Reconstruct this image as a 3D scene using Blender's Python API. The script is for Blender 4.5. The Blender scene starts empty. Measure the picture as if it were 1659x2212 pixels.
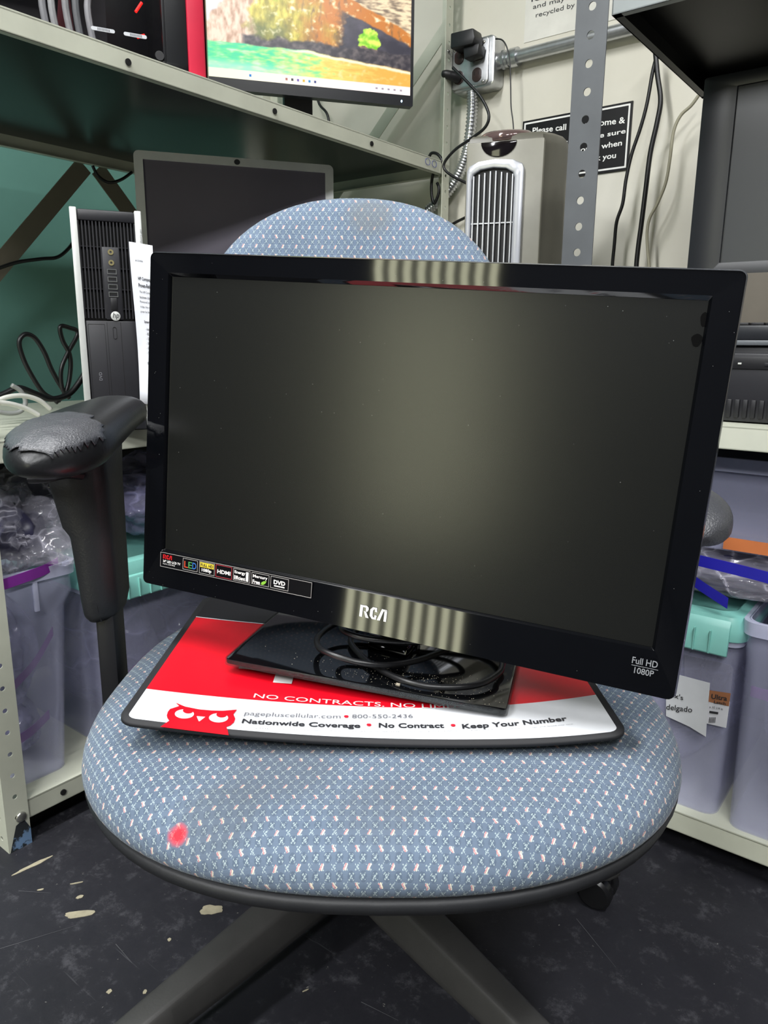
import bpy, bmesh, math, random
from mathutils import Vector, Matrix, noise
random.seed(7)
PI = math.pi
SC = bpy.context.scene
COL = SC.collection

# ------------------------------------------------------------------ camera
F = 1600.0; CX, CY = 829.5, 1106.0
PITCH, ROLL = math.radians(12.8), math.radians(0.5)
EYE = Vector((0, 0, .86))
fw = Vector((0, math.cos(PITCH), -math.sin(PITCH)))
r0 = Vector((1, 0, 0)); u0 = r0.cross(fw)
rt = r0 * math.cos(ROLL) + u0 * math.sin(ROLL)
up = -r0 * math.sin(ROLL) + u0 * math.cos(ROLL)
cam = bpy.data.cameras.new('camera'); co = bpy.data.objects.new('camera', cam); COL.objects.link(co)
co.matrix_world = Matrix.Translation(EYE) @ Matrix((rt, up, -fw)).transposed().to_4x4()
cam.sensor_fit = 'VERTICAL'; cam.sensor_height = 36.0; cam.lens = F / 2212 * 36.0
cam.clip_start = .02; cam.clip_end = 50
SC.camera = co

# ------------------------------------------------------------------ exposure, world
SC.view_settings.view_transform = 'Standard'; SC.view_settings.look = 'None'
SC.view_settings.gamma = 1; SC.view_settings.exposure = 0.75
w = bpy.data.worlds.new('world'); SC.world = w; w.use_nodes = True
w.node_tree.nodes['Background'].inputs[0].default_value = (.8, .85, 1, 1)
w.node_tree.nodes['Background'].inputs[1].default_value = .3

# ------------------------------------------------------------------ room frame: b runs along the back wall, a runs into the room
AL = math.radians(37.8)
SA, CA = math.sin(AL), math.cos(AL)
def RM(b, a, z=0): return Vector((b * CA + a * SA, -b * SA + a * CA, z))
VA, VB, VZ = Vector((SA, CA, 0)), Vector((CA, -SA, 0)), Vector((0, 0, 1))
def ray(px, py): return fw + rt * ((px - CX) / F) - up * ((py - CY) / F)
def at(px, py, n, d):                      # point on the real plane n.x = d seen at a photo pixel
    v = ray(px, py); return EYE + v * ((d - EYE.dot(n)) / v.dot(n))
def to_ab(p): return Vector((p.dot(VB), p.dot(VA), p.z))

# ------------------------------------------------------------------ materials
def lin(c): return tuple(((x / 255) / 12.92 if x / 255 <= .04045 else ((x / 255 + .055) / 1.055) ** 2.4) for x in c)
class G:
    """tiny maths-on-nodes helper"""
    def __init__(s, nt, sock): s.nt, s.s = nt, sock
    def _m(s, op, *o):
        n = s.nt.nodes.new('ShaderNodeMath'); n.operation = op
        for i, v in enumerate((s,) + o):
            if isinstance(v, G): s.nt.links.new(v.s, n.inputs[i])
            else: n.inputs[i].default_value = v
        return G(s.nt, n.outputs[0])
    def __add__(s, o): return s._m('ADD', o)
    def __sub__(s, o): return s._m('SUBTRACT', o)
    def __mul__(s, o): return s._m('MULTIPLY', o)
    def __truediv__(s, o): return s._m('DIVIDE', o)
    def fract(s): return s._m('FRACT')
    def abs(s): return s._m('ABSOLUTE')
    def lt(s, o): return s._m('LESS_THAN', o)
    def gt(s, o): return s._m('GREATER_THAN', o)
    def floor(s): return s._m('FLOOR')
    def sqrt(s): return s._m('SQRT')
    def mx(s, o): return s._m('MAXIMUM', o)
    def mn(s, o): return s._m('MINIMUM', o)
    def mod2(s): return s._m('FLOORED_MODULO', 2.0)
    def clamp(s): n = s._m('ADD', 0.0); n.s.node.use_clamp = True; return n
def base_mat(name):
    m = bpy.data.materials.new(name); m.use_nodes = True
    return m, m.node_tree, m.node_tree.nodes['Principled BSDF']
def noise_g(nt, scale, detail=4, src='Object', rough=.55):
    tc = nt.nodes.new('ShaderNodeTexCoord'); n = nt.nodes.new('ShaderNodeTexNoise')
    n.inputs['Scale'].default_value = scale; n.inputs['Detail'].default_value = detail; n.inputs['Roughness'].default_value = rough
    nt.links.new(tc.outputs[src], n.inputs['Vector']); return G(nt, n.outputs[0])
def mixc(nt, fac, a, b):
    n = nt.nodes.new('ShaderNodeMix'); n.data_type = 'RGBA'
    if isinstance(fac, G): nt.links.new(fac.s, n.inputs[0])
    else: n.inputs[0].default_value = fac
    for k, c in ((6, a), (7, b)):
        if isinstance(c, (tuple, list)): n.inputs[k].default_value = (*c[:3], 1)
        else: nt.links.new(c, n.inputs[k])
    return n.outputs[2]
def ramp01(g, lo, hi):
    n = g.nt.nodes.new('ShaderNodeMapRange'); g.nt.links.new(g.s, n.inputs[0])
    n.inputs[1].default_value = lo; n.inputs[2].default_value = hi; return G(g.nt, n.outputs[0])
def bump(nt, bs, g, strength=.3, dist=.001):
    b = nt.nodes.new('ShaderNodeBump'); b.inputs['Strength'].default_value = strength; b.inputs['Distance'].default_value = dist
    nt.links.new(g.s, b.inputs['Height']); nt.links.new(b.outputs[0], bs.inputs['Normal'])
MATS = {}
def mat(name, rgb, rough=.5, metal=0, spec=.5, var=0.0, vs=20, bmp=0, bs_=200, coat=0, wear=None):
    """plain paint, plastic or metal with a little noise variation; wear = (rgb, scale, lo, hi)"""
    if name in MATS: return MATS[name]
    m, nt, bs = base_mat(name); c = lin(rgb)
    bs.inputs['Base Color'].default_value = (*c, 1); bs.inputs['Roughness'].default_value = rough
    bs.inputs['Metallic'].default_value = metal; bs.inputs['Specular IOR Level'].default_value = spec
    bs.inputs['Coat Weight'].default_value = coat; bs.inputs['Coat Roughness'].default_value = .04
    out = None
    n = noise_g(nt, vs, 5)
    v = max(var, .06)
    out = mixc(nt, ramp01(n, .3, .7), tuple(x * (1 - v) for x in c), tuple(min(1, x * (1 + v)) for x in c))
    if wear:
        wn = noise_g(nt, wear[1], 8, rough=.65)
        out = mixc(nt, ramp01(wn, wear[2], wear[3]), out, lin(wear[0]))
    nt.links.new(out, bs.inputs['Base Color'])
    if bmp: bump(nt, bs, noise_g(nt, bs_, 3), bmp)
    MATS[name] = m; return m
def emis(name, rgb, s):
    m, nt, bs = base_mat(name); bs.inputs['Base Color'].default_value = (0, 0, 0, 1)
    bs.inputs['Emission Color'].default_value = (*lin(rgb), 1); bs.inputs['Emission Strength'].default_value = s
    return m
def film(name, rgb, alpha, rough=.15, spec=.6, bmp=0, vs=30, var=.12):
    """translucent plastic: part clear, part milky"""
    m, nt, bs = base_mat(name); bs.inputs['Base Color'].default_value = (*lin(rgb), 1)
    bs.inputs['Roughness'].default_value = rough; bs.inputs['Specular IOR Level'].default_value = spec
    n = noise_g(nt, vs, 3); nt.links.new((ramp01(n, .3, .7) * var + (alpha - var / 2)).clamp().s, bs.inputs['Alpha'])
    if bmp: bump(nt, bs, noise_g(nt, 14, 4), bmp, .02)
    return m

# ------------------------------------------------------------------ mesh helpers
class MB:
    def __init__(s): s.v = []; s.f = []; s.uv = None
    def add(s, vs, fs):
        o = len(s.v); s.v += [tuple(x) for x in vs]; s.f += [tuple(i + o for i in f) for f in fs]; return s
    def box(s, x0, x1, y0, y1, z0, z1):
        return s.add([(x, y, z) for z in (z0, z1) for y in (y0, y1) for x in (x0, x1)],
                     [(0, 2, 3, 1), (4, 5, 7, 6), (0, 1, 5, 4), (2, 6, 7, 3), (0, 4, 6, 2), (1, 3, 7, 5)])
    def loft(s, rings, cap=True, closed=False):
        n = len(rings[0]); vs = [p for r in rings for p in r]; fs = []
        m = len(rings)
        for i in range(m if closed else m - 1):
            for j in range(n):
                a = i * n + j; b = i * n + (j + 1) % n; k = (i + 1) % m
                fs.append((a, b, k * n + (j + 1) % n, k * n + j))
        if cap and not closed:
            fs.append(tuple(reversed(range(n)))); fs.append(tuple((m - 1) * n + j for j in range(n)))
        return s.add(vs, fs)
    def prism(s, poly, axis, t0, t1):
        def P(p, t):
            return {'x': (t, p[0], p[1]), 'y': (p[0], t, p[1]), 'z': (p[0], p[1], t)}[axis]
        return s.loft([[P(p, t0) for p in poly], [P(p, t1) for p in poly]])
    def tube(s, pts, r, n=10, closed=False, smooth=6, caps=True):
        pts = [Vector(p) for p in pts]
        if smooth: pts = spline(pts, smooth, closed)
        rings = []; up_ = Vector((0, 0, 1)); prev = None; m = len(pts)
        for i, p in enumerate(pts):
            a = pts[i - 1] if (i or closed) else p; b = pts[(i + 1) % m] if (i < m - 1 or closed) else p
            d = (b - a); d = d.normalized() if d.length > 1e-9 else Vector((0, 0, 1))
            if prev is None:
                x = d.orthogonal().normalized()
            else:
                x = prev - d * prev.dot(d); x = x.normalized() if x.length > 1e-6 else d.orthogonal().normalized()
            prev = x; y = d.cross(x); rr = r(i / max(1, m - 1)) if callable(r) else r
            rings.append([p + x * (rr * math.cos(2 * PI * k / n)) + y * (rr * math.sin(2 * PI * k / n)) for k in range(n)])
        return s.loft(rings, cap=caps and not closed, closed=closed)
    def cyl(s, a, b, r, n=20, r2=None):
        r2 = r if r2 is None else r2
        return s.tube([a, b], lambda t: r + (r2 - r) * t, n, smooth=0)
    def lathe(s, prof, n=32, c=(0, 0)):
        return s.loft([[(c[0] + r * math.cos(2 * PI * k / n), c[1] + r * math.sin(2 * PI * k / n), z) for k in range(n)] for r, z in prof])
    def sphere(s, c, r, n=16, sc=(1, 1, 1)):
        return s.loft([[(c[0] + sc[0] * r * math.sin(t) * math.cos(2 * PI * k / n), c[1] + sc[1] * r * math.sin(t) * math.sin(2 * PI * k / n), c[2] - sc[2] * r * math.cos(t)) for k in range(n)] for t in [.02 + (PI - .04) * i / (n // 2) for i in range(n // 2 + 1)]])
def spline(p, k, closed=False):
    out = []; n = len(p)
    for i in range(n if closed else n - 1):
        a, b, c, d = (p[(i - 1) % n] if (closed or i) else p[0]), p[i], p[(i + 1) % n], (p[(i + 2) % n] if (closed or i + 2 < n) else p[-1])
        for j in range(k):
            t = j / k
            out.append(.5 * ((2 * b) + (c - a) * t + (2 * a - 5 * b + 4 * c - d) * t * t + (3 * b - a - 3 * c + d) * t ** 3))
    if not closed: out.append(p[-1])
    return out
def obj(name, mb, m, parent=None, bevel=0, smooth=False, seg=2, sub=0, solid=0):
    me = bpy.data.meshes.new(name); me.from_pydata(mb.v, [], mb.f); me.update()
    bm = bmesh.new(); bm.from_mesh(me); bmesh.ops.recalc_face_normals(bm, faces=bm.faces)
    if bevel:
        ed = [e for e in bm.edges if len(e.link_faces) == 2 and e.calc_face_angle(0) > .5]
        bmesh.ops.bevel(bm, geom=ed, offset=bevel, segments=seg, affect='EDGES', profile=.5, clamp_overlap=True)
    bm.to_mesh(me); bm.free()
    if mb.uv:
        u = me.uv_layers.new(name='UVMap')
        for l in me.loops: u.data[l.index].uv = mb.uv[l.vertex_index]
    me.materials.append(m)
    o = bpy.data.objects.new(name, me); COL.objects.link(o)
    if parent: o.parent = parent
    if smooth or bevel:
        me.polygons.foreach_set('use_smooth', [True] * len(me.polygons))
        if not (smooth == 'all'):
            try: me.set_sharp_from_angle(angle=math.radians(38))
            except Exception: pass
    if solid:
        md = o.modifiers.new('s', 'SOLIDIFY'); md.thickness = solid; md.offset = 0
    if sub:
        md = o.modifiers.new('sub', 'SUBSURF'); md.levels = md.render_levels = sub
    return o
def tag(o, label, cat, group=None):
    o['label'] = label; o['category'] = cat
    if group: o['group'] = group
    return o
def thing(name, label, cat, loc=(0, 0, 0), rotz=0.0, group=None, mw=None):
    o = bpy.data.objects.new(name, None); COL.objects.link(o); o.empty_display_size = .05
    if mw is not None: o.matrix_world = mw
    else: o.location = loc; o.rotation_euler = (0, 0, rotz)
    return tag(o, label, cat, group)
def room_thing(name, label, cat, b, a, z, group=None, extra=0.0): return thing(name, label, cat, RM(b, a, z), -AL + extra, group)
def struct(name, mb, m, **k):
    o = obj(name, mb, m, **k); o['kind'] = 'structure'; o.rotation_euler = (0, 0, -AL); return o
def text_pts(body, bold=0.0, shear=0.0):
    cu = bpy.data.curves.new('t', 'FONT'); cu.body = body; cu.size = 1; cu.offset = bold; cu.resolution_u = 3; cu.shear = shear
    o = bpy.data.objects.new('t', cu); COL.objects.link(o)
    dg = bpy.context.evaluated_depsgraph_get(); dg.update()
    me = bpy.data.meshes.new_from_object(o.evaluated_get(dg))
    vs = [tuple(v.co) for v in me.vertices]; fs = [tuple(p.vertices) for p in me.polygons]
    COL.objects.unlink(o); bpy.data.objects.remove(o); bpy.data.curves.remove(cu); bpy.data.meshes.remove(me)
    x0 = min(v[0] for v in vs); x1 = max(v[0] for v in vs); y0 = min(v[1] for v in vs); y1 = max(v[1] for v in vs)
    return [((v[0] - x0) / (x1 - x0), (v[1] - y0) / (y1 - y0)) for v in vs], fs
def text_on(mb, body, fn, bold=0.0, shear=0.0):      # fn maps (u,v) in 0..1 to a point
    vs, fs = text_pts(body, bold, shear); return mb.add([fn(u, v) for u, v in vs], fs)
def rect_fn(o, x, y): o, x, y = Vector(o), Vector(x), Vector(y); return lambda u, v: o + x * u + y * v
def rrect(w, h, r, n=6, cx=0, cy=0):
    out = []
    for sx, sy, a0 in ((1, 1, 0), (-1, 1, PI / 2), (-1, -1, PI), (1, -1, 3 * PI / 2)):
        for k in range(n + 1):
            t = a0 + PI / 2 * k / n
            out.append((cx + sx * (w / 2 - r) + r * math.cos(t), cy + sy * (h / 2 - r) + r * math.sin(t)))
    return out
def frame_prism(mb, outer, inner, y0, y1):
    """a closed frame in the xz plane between y0 (front) and y1"""
    n = len(outer)
    R = [[(p[0], y0, p[1]) for p in inner], [(p[0], y0, p[1]) for p in outer], [(p[0], y1, p[1]) for p in outer], [(p[0], y1, p[1]) for p in inner]]
    return mb.loft(R, cap=False, closed=True)

# common materials
M_paint = mat('beige_shelf_paint', (196, 198, 182), .42, var=.08, vs=9, wear=((70, 68, 60), 16, .70, .74))
M_paint_clean = mat('beige_shelf_paint_clean', (198, 200, 184), .4, var=.05, vs=6, wear=((120, 115, 100), 30, .74, .78))
M_darksteel = mat('grey_shelf_paint', (94, 97, 100), .3, var=.12, vs=12, spec=.6, wear=((150, 130, 100), 60, .72, .76))
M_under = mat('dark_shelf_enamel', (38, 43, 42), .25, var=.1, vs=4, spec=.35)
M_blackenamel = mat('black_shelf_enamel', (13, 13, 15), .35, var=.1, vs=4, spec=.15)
M_lipgrey = mat('light_grey_shelf_lip', (140, 146, 146), .35, var=.1, vs=8, wear=((190, 190, 180), 40, .7, .74))
M_black = mat('black_plastic', (26, 26, 29), .45, var=.1, bmp=.1, bs_=900)
M_cable = mat('black_cable_jacket', (20, 20, 22), .35)
M_white_cable = mat('white_cable_jacket', (215, 215, 208), .4)
M_silver = mat('silver_plastic', (205, 207, 204), .35, metal=.2)
M_chrome = mat('galvanised_steel', (190, 192, 195), .28, metal=.9, var=.15, vs=30, bmp=.1, bs_=60)
M_white = mat('white_ink', (235, 235, 232), .5)
M_red_ink = mat('red_ink', (226, 26, 48), .45)
M_dark_ink = mat('dark_ink', (40, 40, 44), .5)
M_grey_ink = mat('grey_ink', (110, 110, 116), .5)
M_steel = mat('zinc_bolt', (170, 170, 165), .3, metal=.9)

# ================================================================== THE ROOM
LAMP = emis('fluorescent_tube', (255, 250, 242), 9.0)
HOUSING = mat('lamp_housing_white', (225, 226, 222), .5)
CEIL = 2.75
def ceiling_lamp(b, a, label):
    t = room_thing('ceiling_light', label, 'ceiling light', b, a, CEIL, group='fluorescent ceiling lights')
    obj('housing', MB().box(-.09, .09, -.62, .62, -.05, 0), HOUSING, t, bevel=.006)
    for x in (-.045, .045): obj('tube_lamp', MB().cyl((x, -.58, -.068), (x, .58, -.068), .016), LAMP, t, smooth=True)
    L = bpy.data.lights.new('lamp_light', 'AREA'); L.shape = 'RECTANGLE'; L.size = .2; L.size_y = 1.2; L.energy = LAMP_W * (2.0 if a < -1 else 1.0); L.color = (.97, .985, 1)
    o = bpy.data.objects.new('lamp_light', L); COL.objects.link(o); o.parent = t; o.location = (0, 0, -.09)
LAMP_W = 24
for b, a, l in ((-.9, -.1, 'white fluorescent ceiling light above the chair and the left shelving'),
                (.7, .1, 'white fluorescent ceiling light above the right shelving'),
                (-.9, -2.0, 'white fluorescent ceiling light behind the viewer towards the left wall'),
                (.9, -2.0, 'white fluorescent ceiling light behind the viewer towards the right wall')):
    ceiling_lamp(b, a, l)

# floor: black paint, scuffed and chipped
m, nt, bs = base_mat('black_floor_paint')
tc = nt.nodes.new('ShaderNodeTexCoord')
n1 = noise_g(nt, 3, 6); n2 = noise_g(nt, 22, 10, rough=.8); n3 = noise_g(nt, 90, 4, rough=.8)
c = mixc(nt, ramp01(n1, .3, .75), lin((31, 31, 36)), lin((44, 44, 50)))
c = mixc(nt, ramp01(n2, .53, .76) * .5, c, lin((112, 112, 118)))
c = mixc(nt, ramp01(n3, .67, .71) * .6, c, lin((150, 148, 142)))
mp = nt.nodes.new('ShaderNodeMapping'); mp.inputs['Scale'].default_value = (2, 46, 1); mp.inputs['Rotation'].default_value = (0, 0, .6)
nt.links.new(tc.outputs['Object'], mp.inputs[0]); sn = nt.nodes.new('ShaderNodeTexNoise'); sn.inputs['Scale'].default_value = 2.2; sn.inputs['Detail'].default_value = 6
nt.links.new(mp.outputs[0], sn.inputs['Vector'])
c = mixc(nt, ramp01(G(nt, sn.outputs[0]), .70, .76) * .25, c, lin((120, 120, 124)))
nt.links.new(c, bs.inputs['Base Color']); bs.inputs['Specular IOR Level'].default_value = .35
nt.links.new((ramp01(n2, .3, .7) * .3 + .42).s, bs.inputs['Roughness']); bump(nt, bs, n2, .25, .002)
M_floor = m
struct('floor', MB().box(-2.1, 3.0, -3.6, 1.95, -.1, 0), M_floor)
struct('ceiling', MB().box(-2.1, 3.0, -3.6, 1.95, CEIL, CEIL + .1), mat('ceiling_white', (205, 204, 198), .9))
# walls
m, nt, bs = base_mat('cream_wall_paint')
n1 = noise_g(nt, 2.2, 6); n2 = noise_g(nt, 9, 8, rough=.7)
c = mixc(nt, ramp01(n1, .3, .7), lin((206, 202, 188)), lin((220, 217, 205)))
c = mixc(nt, ramp01(n2, .64, .74) * .45, c, lin((176, 160, 124)))
nt.links.new(c, bs.inputs['Base Color']); bs.inputs['Roughness'].default_value = .6; bump(nt, bs, n2, .15, .004)
M_wall = m
M_teal = mat('teal_wall_paint', (100, 148, 138), .55, var=.1, vs=3, bmp=.1, bs_=20)
M_office = mat('plain_wall_paint', (54, 55, 61), .8, var=.05)
struct('wall_back', MB().box(-2.05, 3.0, 1.86, 1.95, 0, CEIL), M_wall)
wl_ = struct('wall_left', MB().box(-2.15, -2.05, -.2, 1.86, 0, CEIL), M_teal)
obj('plain_panel', MB().box(-2.15, -2.05, -3.6, -.2, 0, CEIL), M_office, wl_)
struct('wall_right', MB().box(3.0, 3.1, -3.6, 1.95, 0, CEIL), M_office)
fwm = MB().box(-2.1, -.97, -3.6, -3.5, 0, CEIL).box(-.13, 3.0, -3.6, -3.5, 0, CEIL).box(-.97, -.13, -3.6, -3.5, 1.75, CEIL).box(-.97, -.13, -3.6, -3.5, 0, .02)
struct('wall_front', fwm, M_office)
# glazed door with hanging strip blind behind the viewer: bright daylight strips
dg = MB()
for k in range(9): dg.box(-.94 + k * .089, -.94 + k * .089 + .044, -3.53, -3.515, .03, 1.74)
wn = struct('window_1', MB().box(-.97, -.13, -3.58, -3.57, .02, 1.75), mat('window_frame_dark', (35, 35, 36), .5))
sl = obj('blind_strips', dg, emis('daylit_blind', (246, 246, 210), 6), wn)
# paint chips on the floor
M_chip = mat('bare_concrete_chip', (168, 160, 136), .85, var=.15, vs=60)
def chip(px, py, w_, h_, ang):
    p = at(px, py, VZ, 0); mbb = MB(); n = 22; ring = []
    for k in range(n):
        t = 2 * PI * k / n; rr = 1 + .35 * noise.noise(Vector((math.cos(t) * 1.6 + px, math.sin(t) * 1.6 + py, 0)))
        x, y = w_ * rr * math.cos(t), h_ * rr * math.sin(t)
        ring.append((p.x + x * math.cos(ang) - y * math.sin(ang), p.y + x * math.sin(ang) + y * math.cos(ang)))
    mbb.prism(ring, 'z', 0, .0008); return mbb
chips = MB()
for a_ in ((172, 1975, .024, .0075, .15), (172, 1938, .006, .0035, .6), (88, 1922, .005, .0016, .3), (236, 2142, .0032, .0036, 0), (455, 1965, .018, .010, .1),
           (165, 1908, .010, .0015, .3), (366, 2030, .0025, .003, .2), (313, 2143, .003, .003, 0), (70, 1870, .03, .004, .8), (660, 2140, .004, .001, .5)):
    cm = chip(*a_); chips.add(cm.v, cm.f)
o = obj('trim_1', chips, M_chip); o['kind'] = 'structure'; o['label'] = 'tan bare concrete chips in the black floor paint'
scr = MB()
for a_ in ((0, 2050, 170, 1998), (780, 2165, 860, 2205), (1245, 1985, 1330, 2090), (250, 2040, 285, 2080), (40, 1925, 110, 1930)):
    p, q = at(a_[0], a_[1], VZ, 0), at(a_[2], a_[3], VZ, 0); d = (q - p).normalized(); s_ = Vector((-d.y, d.x, 0)) * .0005
    scr.add([p + s_ + VZ * .0006, p - s_ + VZ * .0006, q - s_ * .4 + VZ * .0006, q + s_ * .4 + VZ * .0006], [(0, 1, 2, 3)])
o = obj('trim_2', scr, mat('scratch_grey', (84, 84, 88), .7)); o['kind'] = 'structure'; o['label'] = 'thin grey scratches in the floor paint'

# ================================================================== SHELVING
def holed_strip(mb, wdt, length, pitch, r, plane, t=.002, x0=0, y=0, z0=0, n=16):
    """perforated steel strip with real holes; plane 'xz' (thickness along y) or 'yz' (thickness along x)"""
    cnt = int(length / pitch)
    def P(u, z, s): return (x0 + u, y + s, z) if plane == 'xz' else (y + s, x0 + u, z)
    for c_ in range(cnt):
        zc = z0 + (c_ + .5) * pitch; R = [[], [], [], []]
        for j in range(n):
            th = 2 * PI * j / n; m_ = max(abs(math.cos(th)), abs(math.sin(th)))
            o_ = (math.cos(th) / m_ * wdt / 2, zc + math.sin(th) / m_ * pitch / 2); i_ = (r * math.cos(th), zc + r * math.sin(th))
            R[0].append(P(*i_, 0)); R[1].append(P(*o_, 0)); R[2].append(P(*o_, t)); R[3].append(P(*i_, t))
        mb.loft(R, cap=False, closed=True)
    return mb

def shelf_board(mb, b0, b1, a0, a1, ztop, lip, t=.004):
    """pressed steel shelf: sheet with folded-down lips and a return fold, local frame (b, a, z)"""
    mb.box(b0, b1, a0, a1, ztop - t, ztop)
    for x0, x1, y0, y1 in ((b0, b1, a0, a0 + .002), (b0, b1, a1 - .002, a1), (b0, b0 + .002, a0, a1), (b1 - .002, b1, a0, a1)):
        mb.box(x0, x1, y0, y1, ztop - lip, ztop - t * .5)
    for x0, x1, y0, y1 in ((b0, b1, a0, a0 + .014), (b0, b1, a1 - .014, a1), (b0, b0 + .014, a0, a1), (b1 - .014, b1, a0, a1)):
        mb.box(x0, x1, y0, y1, ztop - lip, ztop - lip + .0015)
    return mb
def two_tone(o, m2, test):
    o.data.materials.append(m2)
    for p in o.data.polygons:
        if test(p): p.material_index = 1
# left unit: frame origin at front near foot
LB, LA0, LA1 = -1.186, .485, 1.80      # front plane b, near end a, far end a
LD = .68                               # depth
t = room_thing('shelving_unit', 'beige painted steel shelving along the teal wall on the left', 'shelving unit', LB, LA0, 0)
LS = t; L_ = LA1 - LA0
def lshelf(zt, lip, name='shelf'):
    o = obj(name, shelf_board(MB(), -LD, -.002, .004, L_ - .004, zt, lip), M_paint, t)
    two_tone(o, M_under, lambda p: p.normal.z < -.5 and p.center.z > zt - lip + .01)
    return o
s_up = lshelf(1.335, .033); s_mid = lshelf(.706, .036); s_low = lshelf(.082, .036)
def angle_post(mb, x, y, z0, z1, sx, sy, wd=.032, pitch=.04, r=.0042):
    holed_strip(mb, wd, z1 - z0, pitch, r, 'yz', x0=y + sy * wd / 2, y=x, z0=z0)
    holed_strip(mb, wd, z1 - z0, pitch, r, 'xz', x0=x + sx * wd / 2, y=y, z0=z0)
    return mb
obj('post', angle_post(MB(), 0, 0, 0, 1.96, -1, 1, wd=.04), M_paint, t)
obj('post', angle_post(MB(), 0, L_, 0, 2.2, -1, -1), M_paint_clean, t)
obj('post', angle_post(MB(), -LD, 0, 0, 1.96, 1, 1), M_paint, t)
obj('post', angle_post(MB(), -LD, L_, 0, 1.96, 1, -1), M_paint, t)
def strip(mb, p, q, wd, nrm, t_=.003):
    p, q, nrm = Vector(p), Vector(q), Vector(nrm); d = (q - p).normalized(); s_ = d.cross(nrm).normalized() * wd / 2; k = nrm * t_
    return mb.loft([[p - s_, p + s_, p + s_ + k, p - s_ + k], [q - s_, q + s_, q + s_ + k, q - s_ + k]])
obj('diagonal_brace', strip(MB(), (-.02, L_ + .004, 1.67), (-.62, L_ + .004, 1.10), .034, (0, 1, 0)), M_paint_clean, t)
M_braced = mat('grey_brown_brace', (112, 106, 92), .5)
obj('diagonal_brace', strip(MB(), (-LD - .006, .66, 1.30), (-LD - .006, .04, .62), .045, (-1, 0, 0)), M_braced, t)
obj('diagonal_brace', strip(MB(), (-LD - .010, .70, 1.30), (-LD - .010, 1.28, .66), .045, (-1, 0, 0)), M_braced, t)
for y, z in ((.335, 1.316), (.672, 1.317), (.985, 1.318)): obj('bolt_hole', MB().cyl((.0012, y, z), (-.001, y, z), .0055, 14), mat('hole_dark', (8, 8, 8), .9), s_up)
obj('bolt_hole', MB().cyl((.0012, .105, .064), (-.001, .105, .064), .0055, 14), mat('hole_dark', (8, 8, 8), .9), s_low)
obj('bolt', MB().sphere((.003, .026, .058), .0095, 16, (.5, 1, 1)), M_steel, t, smooth=True)
obj('bolt', MB().sphere((0.002, L_ - .016, 1.60), .006, 12, (.5, 1, 1)), M_steel, t, smooth=True)
bl = MB(); bl.add([(.0026, .002, 0), (.0026, .04, 0), (.0026, .04, .030), (.0026, .03, .052), (.0026, .016, .046), (.0026, .008, .02)], [(0, 1, 2, 3, 4, 5)])
obj('chipped_patch', bl, mat('chipped_primer', (40, 44, 48), .6, wear=((110, 140, 175), 40, .5, .55)), t)

# marker writing on the shelf lip near the far post
mw = MB()
for y0 in (1.215, 1.245): mw.tube([(.0008, y0 + .010 * math.cos(2 * PI * k / 12), 1.320 + .008 * math.sin(2 * PI * k / 12)) for k in range(12)], .0007, 4, closed=True, smooth=2)
obj('marker_writing', mw, mat('blue_marker', (60, 70, 150), .6), s_up)

# right unit
RA, RB0, RD = 1.195, -.505, .485
t = room_thing('shelving_unit', 'dark grey steel shelving with round post holes on the right', 'shelving unit', RB0, RA, 0)
RS = t
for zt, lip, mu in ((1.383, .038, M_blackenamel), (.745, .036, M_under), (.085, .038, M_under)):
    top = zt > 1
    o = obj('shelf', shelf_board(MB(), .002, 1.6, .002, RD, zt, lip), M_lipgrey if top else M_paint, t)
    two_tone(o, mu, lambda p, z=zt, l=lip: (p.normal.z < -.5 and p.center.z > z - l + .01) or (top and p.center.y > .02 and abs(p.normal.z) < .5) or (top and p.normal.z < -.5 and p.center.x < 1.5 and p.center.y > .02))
    if zt > 1:
        for x, y in ((.16, .05), (.20, .40)): obj('bolt_hole', MB().cyl((x, y, zt - .0045), (x, y, zt - .005), .006, 14), mat('hole_light', (190, 185, 170), .6), o)
pm = MB(); holed_strip(pm, .052, 2.2, .0395, .0062, 'xz', x0=-.027, y=-.004, z0=0, n=16); holed_strip(pm, .034, 2.2, .0395, .0055, 'yz', x0=.014, y=-.053, z0=0)
obj('post', pm, M_darksteel, t)

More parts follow.
